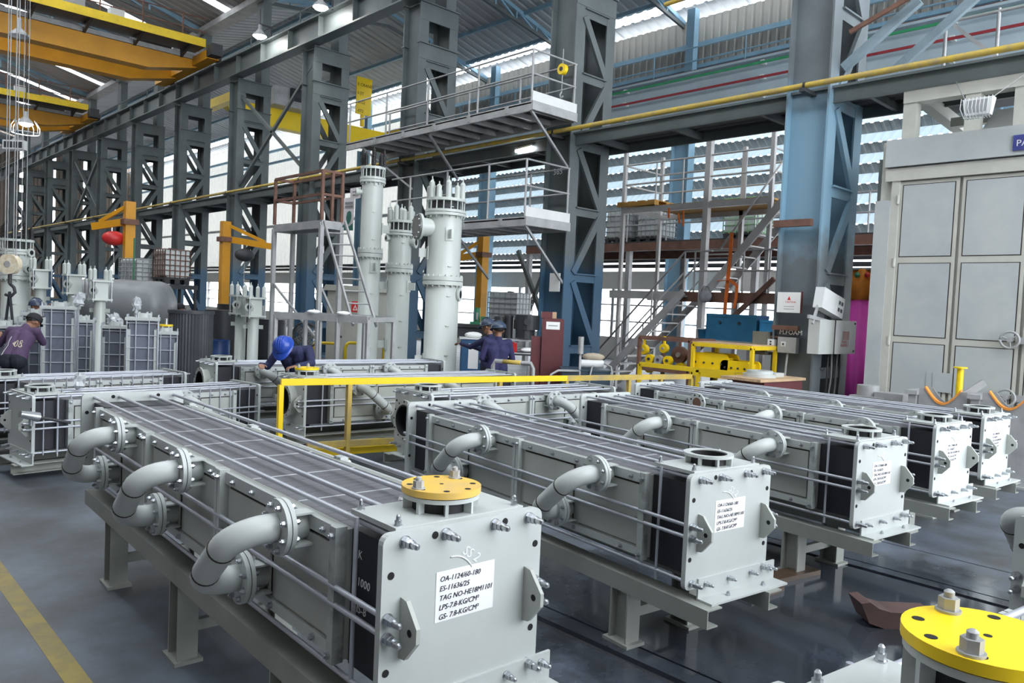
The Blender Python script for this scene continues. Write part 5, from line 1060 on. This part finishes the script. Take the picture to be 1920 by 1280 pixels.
q = atD(1036, 640, 14.2); t = thing('maroon_cabinet', 'maroon welding cabinet with a white label, right of the workers', 'cabinet', (q.x, q.y, 0), -YAW); zt_ = atD(1036, 597, 14.2).z
MB().prism(rrect(-.2, .06, .2, zt_, .04), 'y', 0, .5).build('body', maroon, t); MB().box(-.13, -.008, zt_-.2, .12, 0, zt_-.06).build('label', paper, t); MB().box(-.38, .05, .3, -.21, .5, zt_-.35).build('side_box', maroon, t); MB().box(-.22, .1, zt_, -.02, .4, zt_+.12).build('top_box', maroon, t); MB().box(-.02, .15, zt_, .06, .25, zt_+.12).build('wood_block', wood, t)
for x in (-.16, .16): MB().cyl((x, -.02, .05), (x, .52, .05), .05, 12).build('roller', dark, t)
for k in range(1): MB().box(-.09, -.01, zt_-.14, .08, -.008, zt_-.12).build('print_line', galv, t)
q = atD(1101, 690, 13.4); t = thing('test_pump', 'pressure test rig with pipes, gauges and a light blue valve', 'pump', (q.x, q.y, 0), -YAW)
steelb = mat('rig_blue', (.045, .07, .10), .4); vb = mat('valve_blue', (.12, .42, .70), .4)
MB().box(-.42, .1, .1, .42, .7, .95).build('tank', steelb, t); MB().box(-.44, .08, .95, .44, .72, .98).build('tank_rim', steelb, t)
for x in (-.38, .38):
    for y in (.15, .65): MB().box(x-.04, y-.04, 0, x+.04, y+.04, .1).build('leg', steelb, t)
MB().cyl((-.1, .2, 1.08), (.3, .2, 1.08), .07, 14).build('white_pipe', white, t)
for i, pts in enumerate(([(-.12, .1, .6), (-.12, .1, 1.25)], [(-.12, .1, .95), (-.5, 0, .95), (-.62, -.02, .88), (-.7, -.05, .5), (-.75, -.05, .02)], [(.3, .1, 1.1), (.42, .05, 1.05), (.46, 0, .8), (.42, 0, .5)], [(.1, .1, 1.05), (.06, .02, .9), (.04, -.02, .6)], [(.46, 0, .5), (.6, 0, .52), (.7, .05, .4)])): MB().tube(pts, .022 if i < 2 else .014, 8).build('pipe', galv, t)
MB().cyl((-.12, .1, 1.25), (-.12, .1, 1.55), .05, 12).build('cylinder', galv, t); MB().cyl((-.12, -.08, .48), (-.12, .12, .48), .1, 18).build('pump_head', dark, t)
MB().box(-.02, -.12, .36, .22, .08, .46).build('valve_body', vb, t); MB().box(.06, -.14, .46, .14, .06, .58).build('valve_bonnet', vb, t)
for x in (-.02, .22): MB().ring((x, -.14, .32), 'y', .03, .055, -.02, .02, 16).build('gauge_ring', white, t)
MB().box(-.2, -.2, 0, .4, .1, .22).build('base_block', galv, t); MB().ring((.48, -.05, .55), 'y', .08, .1, -.01, .01, 20).build('handwheel', galv, t); MB().ball((.12, .25, 1.2), .14, 9, 6, (1.5, .7, .5)).build('sack_cover', mat('jute', (.42, .36, .28), .9), t)
a = atD(925, 676, 12.7); b = atD(1000, 678, 12.4); t = thing('guard_rail', 'grey pipe hoop barrier in front of the two workers', 'guard rail', (a.x, a.y, 0)); e = Vector((b.x-a.x, b.y-a.y, 0)); z = Vector((0, 0, a.z)); MB().tube([Vector((0,0,0)), z*.93, z+e*.05, z+e*.95, z*.93+e, e], .035, 10).build('hoop', galv, t); MB().tube([z+e*.25, z+e*.7], .037, 10).build('yellow_band', yel_old, t)
for s in (0, 1): MB().cyl(e*s, e*s+Vector((0, 0, .02)), .08, 12).build('foot', galv, t)
# ---- saddles and post in front of the booth
for u, v, nm in ((1768, 735, 'steel pipe saddle with an orange lined cradle, left one before the booth'), (1892, 744, 'steel pipe saddle with an orange lined cradle, right one before the booth')):
    q = atX(u, v, 11.4); t = thing('pipe_saddle', nm, 'saddle stand', (11.4, q.y, 0), 0, 'pipe saddles'); z = q.z+.05
    poly = [(-.3, 0), (-.3, z*.98)]+[(-.22+.44*i/10, z*.98-.2*math.sin(PI*i/10)) for i in range(11)]+[(.3, z*.98), (.3, 0)]
    for x in (0, .3): MB().prism(poly, 'x', x, x+.02).build('side_plate', galv, t)
    b = MB(); prof = [(-.22+.44*i/10, z*.98-.2*math.sin(PI*i/10)) for i in range(11)]
    for i in range(10): b.beam((-.02, *prof[i]), (.34, *prof[i]), .07, .02)
    b = MB()
    for i in range(10): (y0_, z0_), (y1_, z1_) = prof[i], prof[i+1]; b.prism([(y0_, z0_), (y1_, z1_), (y1_, z1_+.03), (y0_, z0_+.03)], 'x', -.02, .06)
    b.build('cradle_lining', mat('lining_orange', (.80, .30, .05), .6) if 'lining_orange' not in MATS else MATS['lining_orange'], t)
    MB().box(-.08, .30, z*.9, .4, .46, z*.95).build('end_shelf', galv, t); MB().box(-.05, .32, 0, .3, .42, z*.9).build('end_post', galv, t); MB().box(-.05, -.5, 0, .4, .5, .03).build('base_plate', galv, t); MB().beam((.1, -.1, z*.85), (.25, -.42, z*1.1), .08, .09).build('roller_arm', galv, t)
q = atX(1798, 735, 12.2); t = thing('bollard', 'thin yellow post standing before the booth doors', 'post', (12.2, q.y, 0)); MB().cyl((0, 0, 0), (0, 0, atX(1798, 690, 12.2).z), .045, 14).build('tube', bright_y, t); MB().cyl((0, 0, atX(1798, 690, 12.2).z), (0, 0, atX(1798, 690, 12.2).z+.02), .09, 14).build('cap', bright_y, t)
q = atX(1632, 730, 11.9); t = thing('vice_stand', 'grey machine vice stand left of the booth door', 'vice', (11.9, q.y, 0)); MB().box(-.15, -.25, 0, .25, .25, q.z-.1).build('stand', galv, t); MB().cyl((.05, .05, q.z-.1), (.05, .05, q.z+.06), .16, 16).build('turntable', galv, t); MB().box(-.1, -.5, q.z-.12, .2, -.1, q.z-.02).build('jaw', galv, t)
# ---- lamps
lampm = emit('lamp_glow', (1, .98, .93), 60); tubem = emit('tube_glow', (.95, .98, 1), 18)
def highbay(label, u, v, X=None, D=None, r=.24):
    q = atX(u, v, X) if X else atD(u, v, D); t = thing('high_bay_lamp', label, 'lamp', q, 0, 'high bay lamps'); MB().lathe([(r, 0), (r*.9, .08), (r*.4, .2), (.06, .26), (.06, .4), (.01, .4)], n=24).build('reflector', galv, t); MB().ball((0, 0, .02), r*.9, 18, 10, (1, 1, .55)).build('lens', lampm, t); MB().cyl((0, 0, .4), (0, 0, .95 if X else 6.5), .015, 6).build('stem', dark, t)
    if X and X < 13: MB().beam((0, 0, .42), (12.75-X, 0, .42-min(0, q.z+.42-11.3)*0), .05, .05).build('arm', dark, t); MB().beam((12.72-X, 0, .45), (12.72-X, 0, 11.2-q.z), .04, .04).build('arm_post', dark, t)
    return t
highbay('brightly lit high bay lamp at the top of the runway girder', 601, 14, X=12.3); highbay('lit high bay lamp left of the brightest one on the girder', 487, 68, X=12.3); highbay('small lit lamp right of the brightest one under the girder', 686, 40, X=13.4, r=.12); t = highbay('caged high bay lamp hanging low at the left', 48, 232, D=25.8, r=.23)
for k in range(8): a = PI*k/4; MB().tube([(.3*math.cos(a), .3*math.sin(a), .1), (.42*math.cos(a), .42*math.sin(a), -.1), (.42*math.cos(a), .42*math.sin(a), -.32)], .014, 6).build('cage_wire', white, t)
MB().ring((0,0,-.32), 'z', .4, .43, 0, .02, 24).build('cage_ring', white, t)
q = atD(36, 68, 26); t = thing('bell_lamp', 'unlit grey bell lamp hanging under the nearer bridge crane', 'lamp', q); MB().lathe([(.32, 0), (.3, .06), (.15, .2), (.06, .28), (.06, .6), (.01, .6)], n=24).build('reflector', galv, t); MB().lathe([(.31, .005), (.28, .06), (.01, .2)], n=24).build('inner', white, t); MB().cyl((0, 0, .6), (0, 0, 4.6), .015, 6).build('stem', dark, t)
q = atD(28, 272, 25.5); t = thing('flood_lamp', 'white twin floodlight hanging at the left below the caged lamp', 'lamp', q, -YAW); MB().box(-.35, -.1, -.15, .35, .1, .15).build('housing', white, t); MB().box(-.3, -.11, -.1, -.02, -.1, .1).build('lens', dark, t); MB().box(.02, -.11, -.1, .3, -.1, .1).build('lens', dark, t); MB().cyl((0, 0, .15), (0, 0, 7.6), .015, 6).build('stem', galv, t)
q = atX(1835, 198, 12.55); t = thing('flood_lamp', 'wire guarded floodlight hanging under the gallery at the top right', 'lamp', q, -PI/2); MB().prism([(-.2, .1), (.2, .1), (.16, -.14), (-.16, -.14)], 'y', -.06, .08).build('housing', white, t); MB().box(-.13, -.07, -.1, .13, -.06, .07).build('lens', galv, t)
for k in range(9): x = -.2+.05*k; MB().tube([(x, -.1, .1), (x, -.14, -.05), (x*.8, -.08, -.18), (x*.7, .06, -.17)], .006, 5).build('guard_wire', white, t)
for s in (-1, 1): MB().cyl((s*.18, 0, .1), (s*.5, .55, 5.78-q.z), .008, 5).build('hanger', galv, t)
for u0, v0, u1, v1, X, nm in ((967, 284, 998, 276, 13.0, 'lit fluorescent tube under the gallery beside the second column'),):
    a = atX(u0, v0, X); b = atX(u1, v1, X); t = thing('tube_lamp', nm, 'lamp', a); e = b-a; MB().cyl((0,0,0), e, .03, 8).build('tube', tubem, t); MB().beam(Vector((0, 0, .05)), e+Vector((0, 0, .05)), .08, .04).build('batten', white, t)
# ---- banner left of the slim vessel
def quad(name, label, cat, pts, D, m):
    c = [atD(u, v, D) for u, v in pts]; b = MB(); n = (c[1]-c[0]).cross(c[3]-c[0]).normalized()*.006
    b.v += [tuple(x) for x in c]+[tuple(x+n) for x in c]
    for f in ((3, 2, 1, 0), (4, 5, 6, 7), (0, 1, 5, 4), (1, 2, 6, 5), (2, 3, 7, 6), (3, 0, 4, 7)): b.face(list(f))
    t = thing(name, label, cat, (0, 0, 0)); b.build('sheet', m, t); return t
bn = mat('banner_white', (.66, .62, .63), .7, var=.05); gd = mat('banner_green', (.03, .13, .10), .7)
t = quad('banner', 'white hanging banner with a dark green plant print beside the slim vessel', 'banner', ((642, 372), (665, 369), (662, 432), (640, 432)), 16.6, bn)
def bp(u, v): return atD(u, v, 16.58)
def printpoly(pts, m, nm):
    b = MB(); b.v = [tuple(bp(*p)) for p in pts]; b.face(list(range(len(pts)))); b.build(nm, m, t)
printpoly([(640, 432), (640, 425), (646, 420), (651, 425), (656, 423), (661, 418), (662, 432)], gd, 'print'); printpoly([(650, 418), (649, 408), (651, 398), (655, 395), (658, 397), (659, 405), (657, 415), (653, 421)], gd, 'print')
for k in range(2): printpoly([(647, 379+k*7), (662, 378+k*7), (662, 382+k*7), (647, 383+k*7)], MATS['tank_grey'], 'print')
MB().cyl((bp(641, 372).x, bp(641, 372).y, 0), bp(641, 372), .02, 6).build('pole', galv, t)
t = quad('banner', 'small white notice sheet above the banner beside the slim vessel', 'banner', ((657, 353), (677, 350), (676, 371), (656, 375)), 16.7, bn)
def bp(u, v): return atD(u, v, 16.68)
for k in range(2): printpoly([(661, 359+k*6), (674, 357+k*6), (674, 359+k*6), (661, 361+k*6)], MATS['tank_grey'], 'print')
a = atX(1040, 530, 12.85); tag(MB().box(12.845, a.y-.16, a.z-.2, 12.86, a.y+.16, a.z+.22).build('notice_sheet', paper), 'white paper notice taped to the second nearest column', 'sign')
textobj('365', .2, chalk, None, frame(atX(1037, 328, 13.04)-Vector((.0, 0, 0)), (0, -1, 0), (0, 0, 1)), 'chalk_number'); tag(bpy.data.objects['chalk_number'], 'chalk number written high on the second nearest column', 'chalk mark')
# ---- loose things on and under the exchangers
t = thing('torque_wrench', 'chrome torque wrench lying on the low caged exchanger at the left', 'wrench', (0, 0, 0)); a = atD(37, 776, 7.6); b = atD(72, 782, 7.75); c = atD(132, 792, 8.0)
MB().cyl(a, b, .035, 14, .05).build('head', zinc, t); MB().cyl(b, c, .016, 10).build('handle', dark, t); MB().cyl(a.lerp(b, .6)+Vector((0, 0, -.03)), a.lerp(b, .6)+Vector((0, 0, -.1)), .02, 8).build('drive', zinc, t)
lb = hexnut(.014, .02); lb.cyl((0, 0, .02), (0, 0, .11), .009, 8); lb = me_of(lb, 'loose_bolt', galv)
for i, (x, y, a, nm) in enumerate(((.42, .55, .6, 'loose bolt lying on the graphite of the nearest exchanger, farthest of three'), (.53, .47, 2.2, 'loose bolt lying on the graphite of the nearest exchanger, nearest the lid'), (.36, .46, 1.2, 'loose bolt lying on the graphite of the nearest exchanger, leftmost of three'))):
    ph = math.radians(-2.13); o = inst(lb, 'loose_bolt', None, (1.442+x*math.cos(ph)-y*math.sin(ph), 2.098+x*math.sin(ph)+y*math.cos(ph), 1.23-.075+.018), (PI/2, 0, a)); tag(o, nm, 'bolt', 'loose bolts')
for i, (u, v, w_, l_, rz, nm) in enumerate(((1480, 1080, .16, .55, -.2, 'dark timber plank under the leg of the third exchanger'), (1425, 1112, .14, .4, -.1, 'short timber plank on the wet floor beside the second exchanger'))):
    q = atZ(u, v, 0); tag(MB().box(-l_/2, -w_/2, 0, l_/2, w_/2, .035).build('timber_plank', mat('wet_wood%d' % i, (.085, .05, .03), .35, var=.4, scale=4, stretch=(1, 8, 1)), None, (q.x, q.y, 0), rz), nm, 'plank')
q = atZ(1600, 1165, 0); t = thing('steel_wedge', 'rusty brown steel wedge block lying in the puddle', 'wedge', (q.x, q.y, 0), -.75); wm = mat('wedge_rust', (.10, .055, .05), .55, var=.3)
MB().prism([(0, .16), (.06, .03), (.16, 0), (.5, 0), (.5, .11), (.2, .11), (.12, .13), (.06, .17)], 'y', -.1, .1).build('body', wm, t)
q = atZ(1705, 925, 0); t = thing('lid_plate', 'round grey lid with a lug lying on the floor by the fourth exchanger', 'lid', (q.x, q.y, 0)); MB().cyl((0,0,0), (0,0,.03), .22, 28).build('disc', paint, t); MB().prism([(-.06, .03), (.06, .03), (.04, .13), (-.04, .13)], 'x', -.01, .01).build('lug', paint, t)
# ================================================================== PEOPLE
import numpy as np
skin_m = mat('skin', (.30, .15, .09), .55, var=.1, scale=12); hair_m = mat('hair', (.012, .01, .009), .6); navy = mat('navy_cloth', (.018, .022, .075), .8, var=.2, scale=9); navy2 = mat('indigo_cloth', (.03, .028, .10), .8, var=.2, scale=9)
trous = mat('dark_trousers', (.012, .015, .028), .85, var=.2, scale=9); purple = mat('purple_jersey', (.085, .05, .11), .8, var=.15, scale=7); shoe = mat('shoe_black', (.012, .012, .012), .5); eyew = mat('eye_white', (.8, .8, .78), .3); lipm = mat('lip', (.22, .08, .07), .5)
hel_b = mat('helmet_blue', (.02, .07, .42), .25); hel_g = mat('helmet_grey', (.045, .065, .11), .25); cap_k = mat('cap_black', (.015, .015, .018), .8)
UP = Vector((0, 0, 1))
def person(label, base, ang, J, cloth, legs_m=trous, hat='helmet', hat_m=hel_b, look=(0, 1, 0), sleeve=1.0, extra=None):
    """J: joints in a frame with x = the person's right, y = forward, z = up"""
    t = thing('person', label, 'person', base, ang)
    caps = []; V_ = lambda p: Vector(p)
    def C(a, ra, b, rb, m): caps.append((V_(a), ra, V_(b), rb, m))
    pel, che, nek, hed = (V_(J[k]) for k in ('pelvis', 'chest', 'neck', 'head'))
    sh = [V_(J['sl']), V_(J['sr'])]; xr_ = (sh[1]-sh[0]).normalized()
    sp = (che-pel).normalized(); fwd = xr_.cross(sp).normalized(); fwd = -fwd if fwd.dot(V_((0, 1, 0))) < 0 and J.get('flip') else fwd
    mid = pel.lerp(che, .45)
    for s in (-1, 1):
        C(pel+xr_*s*.065, .125, mid+xr_*s*.055, .115, 0); C(mid+xr_*s*.055, .115, che+xr_*s*.08, .125, 0); C(che+xr_*s*.08, .12, che+xr_*s*.07+sp*.1, .09, 0)
        C(che+sp*.09, .08, sh[0 if s < 0 else 1], .068, 0)
        C(pel+xr_*s*.065-sp*.04, .125, pel+xr_*s*.08-sp*.08, .115, 1)
    C(che+sp*.1, .08, nek, .062, 0); C(nek, .056, hed-V_(look)*.02-UP*.03, .052, 2)
    for i, k in ((0, 'l'), (1, 'r')):
        e, w_ = V_(J['e'+k]), V_(J['w'+k]); C(sh[i], .066, e, .050, 0)
        m_ = 0 if sleeve > .8 else 2
        C(e, .046 if m_ == 0 else .042, w_, .034 if m_ == 0 else .030, m_); C(e.lerp(w_, .88), .031, w_, .027, 2)
        d = (V_(J['h'+k])-w_).normalized() if 'h'+k in J else (w_-e).normalized(); side = d.cross(V_(J.get('palm', (0, 0, 1)))).normalized()
        pe = w_+d*.085; nrm = side.cross(d).normalized()
        for q in (-.026, -.009, .009, .026): C(w_+d*.02+side*q*.7, .015, pe+side*q, .013, 2)
        for q, ln in ((-.030, .062), (-.010, .075), (.010, .072), (.030, .055)):
            k1 = pe+side*q+d*.03; C(pe+side*q, .0105, k1, .0100, 2); k2 = k1+(d*.8-nrm*.6)*ln*.4; C(k1, .0100, k2, .0095, 2); C(k2, .0095, k2+(d*.45-nrm*.9)*ln*.32, .0088, 2)
        ts = 1 if k == 'l' else -1; tb_ = w_+d*.03+side*ts*.03; t1 = tb_+(d*.55+side*ts*.8-nrm*.2)*.04; C(tb_, .014, t1, .012, 2); C(t1, .012, t1+(d*.9+side*ts*.2-nrm*.4)*.032, .010, 2)
        hp, kn, an = V_(J['p'+k]), V_(J['k'+k]), V_(J['a'+k]); C(hp, .095, kn, .062, 1); C(kn, .060, an+UP*.04, .045, 1); C(an+UP*.02, .045, an, .042, 3)
        tf = V_(J.get('t'+k, an+V_((0, .16, -.04)))); C(an-UP*.035, .042, tf, .036, 3)
    lk = V_(look).normalized(); hx = lk.cross(UP).normalized() if abs(lk.z) < .95 else V_((1, 0, 0)); hz = hx.cross(lk).normalized()
    C(hed+hz*.035-lk*.015, .098, hed+hz*.02+lk*.012, .092, 2); C(hed-hz*.05+lk*.035, .062, hed-hz*.075+lk*.05, .048, 2)
    C(hed+lk*.092+hz*.01, .012, hed+lk*.112-hz*.022, .016, 2)
    for s in (-1, 1): C(hed+hx*s*.094-lk*.01+hz*.012, .016, hed+hx*s*.097-lk*.012-hz*.02, .012, 2); C(hed+lk*.086+hx*s*.035+hz*.035, .016, hed+lk*.086+hx*s*.02+hz*.037, .016, 2)
    b = MB()
    for a, ra, c, rb, m in caps:
        b.ball(a, ra, 10, 7); b.ball(c, rb, 10, 7)
        if (c-a).length > 1e-4: b.cyl(a, c, ra, 12, rb)
    tmp = bpy.data.objects.new('tmp', b.mesh('tmp')); COL.objects.link(tmp)
    rm = tmp.modifiers.new('r', 'REMESH'); rm.mode = 'VOXEL'; rm.voxel_size = .0085; rm.use_smooth_shade = True
    sm_ = tmp.modifiers.new('s', 'SMOOTH'); sm_.factor = .5; sm_.iterations = 4
    dg = bpy.context.evaluated_depsgraph_get(); me = bpy.data.meshes.new_from_object(tmp.evaluated_get(dg)); bpy.data.objects.remove(tmp)
    me.materials.clear()
    for m in (cloth, legs_m, skin_m, shoe, hair_m): me.materials.append(m)
    n = len(me.polygons); c = np.empty(n*3, 'f'); me.polygons.foreach_get('center', c); c = c.reshape(n, 3); best = np.full(n, 9.0); mi = np.zeros(n, 'i')
    for a, ra, e_, rb, m in caps:
        a_ = np.array(a); d_ = np.array(e_-a); q = c-a_; u = np.clip(q@d_/max(d_@d_, 1e-9), 0, 1); ds = np.linalg.norm(q-u[:, None]*d_, axis=1)-(ra+(rb-ra)*u)
        k = ds < best; best[k] = ds[k]; mi[k] = m
    q = c-np.array(hed); qz = q@np.array(hz); ql = q@np.array(lk); mi[(mi == 2) & (np.linalg.norm(q, axis=1) < .16) & (qz-ql*.75 > .03) & (qz > -.055)] = 4
    me.polygons.foreach_set('material_index', mi); me.polygons.foreach_set('use_smooth', np.ones(n, bool))
    bo = bpy.data.objects.new('body', me); COL.objects.link(bo); bo.parent = t
    for s in (-1, 1): MB().ball(hed+lk*.094+hx*s*.033+hz*.016, .011, 8, 6).build('eye', eyew, bo); MB().ball(hed+lk*.1035+hx*s*.033+hz*.016, .0055, 6, 4).build('iris', hair_m, bo)
    MB().beam(hed+lk*.099-hz*.052-hx*.022, hed+lk*.099-hz*.052+hx*.022, .012, .010, hz).build('mouth', lipm, bo)
    # hat
    mt = Matrix.Identity(4)
    for i in range(3): mt[i][0], mt[i][1], mt[i][2], mt[i][3] = hx[i], lk[i], hz[i], (hed+hz*.045-lk*.01)[i]
    hb = MB()
    if hat == 'helmet':
        prof = [(.134*math.cos(PI/2*i/8), .125*math.sin(PI/2*i/8)) for i in range(9)]; hb.lathe([(r, z) for r, z in prof[:-1]]+[(.001, .125)], n=28)
        b0 = len(hb.v); n = 28
        for rr, z in ((.130, .0), (.155, -.012), (.155, -.018), (.128, -.008)):
            for i in range(n):
                a = 2*PI*i/n; ext = .055*max(0, math.sin(a))**3 if rr > .14 else 0; hb.v.append(((rr+ext)*math.cos(a)*.93, (rr+ext)*math.sin(a), z-ext*.35))
        for k in range(3):
            for i in range(n): j = (i+1) % n; hb.face([b0+k*n+i, b0+k*n+j, b0+(k+1)*n+j, b0+(k+1)*n+i], True)
        for x in (-.03, 0, .03): hb.tube([(x, .115*math.cos(a), .006+.124*math.sin(a)) for a in [.35+2.45*i/8 for i in range(9)]], .007, 6)
        h = hb.build('hard_hat', hat_m, t); h.matrix_local = mt
        ba = MB().beam((0, .128, .05), (0, .136, .045), .05, .028, (0, 0, 1)).build('badge', drumblue if hat_m == hel_b else white, h)
    else:
        hb.lathe([(.112, -.02), (.116, .02), (.105, .06), (.07, .092), (.001, .105)], n=24); hb.prism([(.08*math.cos(a), .10+.07*math.sin(a)) for a in [PI*i/10 for i in range(11)]], 'z', -.012, -.004)
        h = hb.build('cap', hat_m, t); h.matrix_local = mt
    if extra: extra(t, bo)
    return t
def stand(**k):
    J = dict(pelvis=(0, 0, .95), chest=(0, .0, 1.26), neck=(0, -.01, 1.47), head=(0, .02, 1.6), sl=(-.185, 0, 1.40), sr=(.185, 0, 1.40), el=(-.24, -.02, 1.13), er=(.24, -.02, 1.13), wl=(-.22, .1, .90), wr=(.22, .1, .90), pl=(-.09, 0, .92), pr=(.09, 0, .92), kl=(-.1, .03, .5), kr=(.1, .03, .5), al=(-.11, -.02, .09), ar=(.11, -.02, .09)); J.update(k); return J
def face(d): return math.atan2(-d[0], d[1])      # rotation about z that turns +y onto plan direction d
# worker bending over the crosswise exchanger, facing the camera
h = atD(532, 652, 10.15); base = Vector((h.x, h.y, 0))+FD*.36+RT*.10
person('worker in navy overalls and a blue hard hat bending over the crosswise exchanger', base, face(-FD-RT*.1), dict(pelvis=(0, -.05, .95), chest=(-.0, .14, 1.20), neck=(.01, .27, 1.32), head=(.05, .40, 1.34), sl=(-.2, .16, 1.31), sr=(.2, .16, 1.31), el=(-.31, .33, 1.15), er=(.34, .22, 1.07), wl=(-.20, .56, 1.13), wr=(.36, .40, 1.10), hl=(-.1, .66, 1.10), hr=(.30, .50, 1.10), pl=(-.09, -.06, .90), pr=(.09, -.06, .90), kl=(-.1, .0, .48), kr=(.1, .0, .48), al=(-.12, -.08, .09), ar=(.12, -.06, .09)), navy, navy, 'helmet', hel_b, look=(.05, .55, -.83))
# worker in the purple jersey, seen from behind, reaching left
def jersey(t, bo):
    wj = mat('jersey_white', (.62, .62, .64), .8)
    def wrap(o, off=.006):
        m = o.modifiers.new('wrap', 'SHRINKWRAP'); m.target = bo; m.offset = off; m.wrap_method = 'NEAREST_SURFACEPOINT'
    o = textobj('08', .17, mat('jersey_number', (.58, .52, .40), .8), bo, frame((-.02, -.12, 1.10), (1, 0, 0), (0, .55, .83)), 'jersey_number'); wrap(o)
    for x0, x1 in ((-.13, -.10), (-.19, -.165)):
        b = MB(); n = 14
        for i in range(n+1): s = i/n; b.v += [(x0+.05*s*s, -.17+.05*s, .86+.44*s), (x1+.05*s*s-.02*s, -.17+.05*s, .86+.44*s)]
        for i in range(n): b.face([2*i, 2*i+1, 2*i+3, 2*i+2])
        wrap(b.build('jersey_stripe', wj, bo))
h = atD(51, 606, 12.0); base = Vector((h.x, h.y, 0))-FD*.30+RT*.03
person('worker in a purple jersey and black cap leaning forward among the caged blocks', base, face(FD-RT*.05), dict(pelvis=(0, -.05, .92), chest=(-.01, .14, 1.20), neck=(-.0, .25, 1.36), head=(.05, .34, 1.43), sl=(-.19, .18, 1.30), sr=(.19, .18, 1.30), el=(-.38, .22, 1.08), er=(.20, .36, 1.12), wl=(-.50, .42, 1.20), wr=(.06, .56, 1.14), pl=(-.09, -.05, .89), pr=(.09, -.05, .89), kl=(-.12, -.02, .48), kr=(.1, .05, .48), al=(-.14, -.08, .09), ar=(.12, .0, .09)), purple, trous, 'cap', cap_k, look=(.25, .75, -.6), sleeve=.4, extra=jersey)
# worker behind the tall caged block, facing right, arm raised
h = atD(66, 583, 14.9); base = Vector((h.x, h.y, 0))
person('worker in a grey hard hat reaching up behind the tallest caged block', base, face(RT), stand(head=(0, .03, 1.60), er=(.25, .25, 1.30), wr=(.22, .34, 1.56), hr=(.2, .38, 1.66), sr=(.18, .05, 1.40)), navy2, trous, 'helmet', hel_g, look=(.1, 1, .05))
# two workers at the bench, backs to the camera
h = atD(935, 622, 13.2); base = Vector((h.x, h.y, 0))
person('worker in indigo overalls and grey helmet, back turned, nearer of two at the bench', base, face(FD-RT*.25), stand(el=(-.27, .02, 1.12), wl=(-.12, .2, 1.06), er=(.27, .02, 1.12), wr=(.12, .2, 1.06), hl=(.0, .24, 1.08), hr=(0, .24, 1.08)), navy2, trous, 'helmet', hel_g, look=(-.15, 1, -.15))
h = atD(919, 612, 14.0); base = Vector((h.x, h.y, 0))
person('worker in navy overalls stretching an arm over the blue cabinet, the farther of two', base, face(FD*.5-RT), stand(head=(0, .05, 1.63), el=(-.2, .28, 1.26), wl=(-.12, .52, 1.30), hl=(-.08, .64, 1.30), er=(.2, .26, 1.20), wr=(.1, .48, 1.26), hr=(.06, .6, 1.26)), navy, trous, 'helmet', hel_g, look=(-.1, 1, -.25))
# dark figure beyond the ribbed tank
h = atD(336, 566, 18.6); base = Vector((h.x, h.y, 0))
person('worker in dark navy clothes half hidden behind the ribbed tank', base, face(RT*.6+FD), stand(), navy2, trous, 'cap', cap_k, look=(0, 1, -.2))
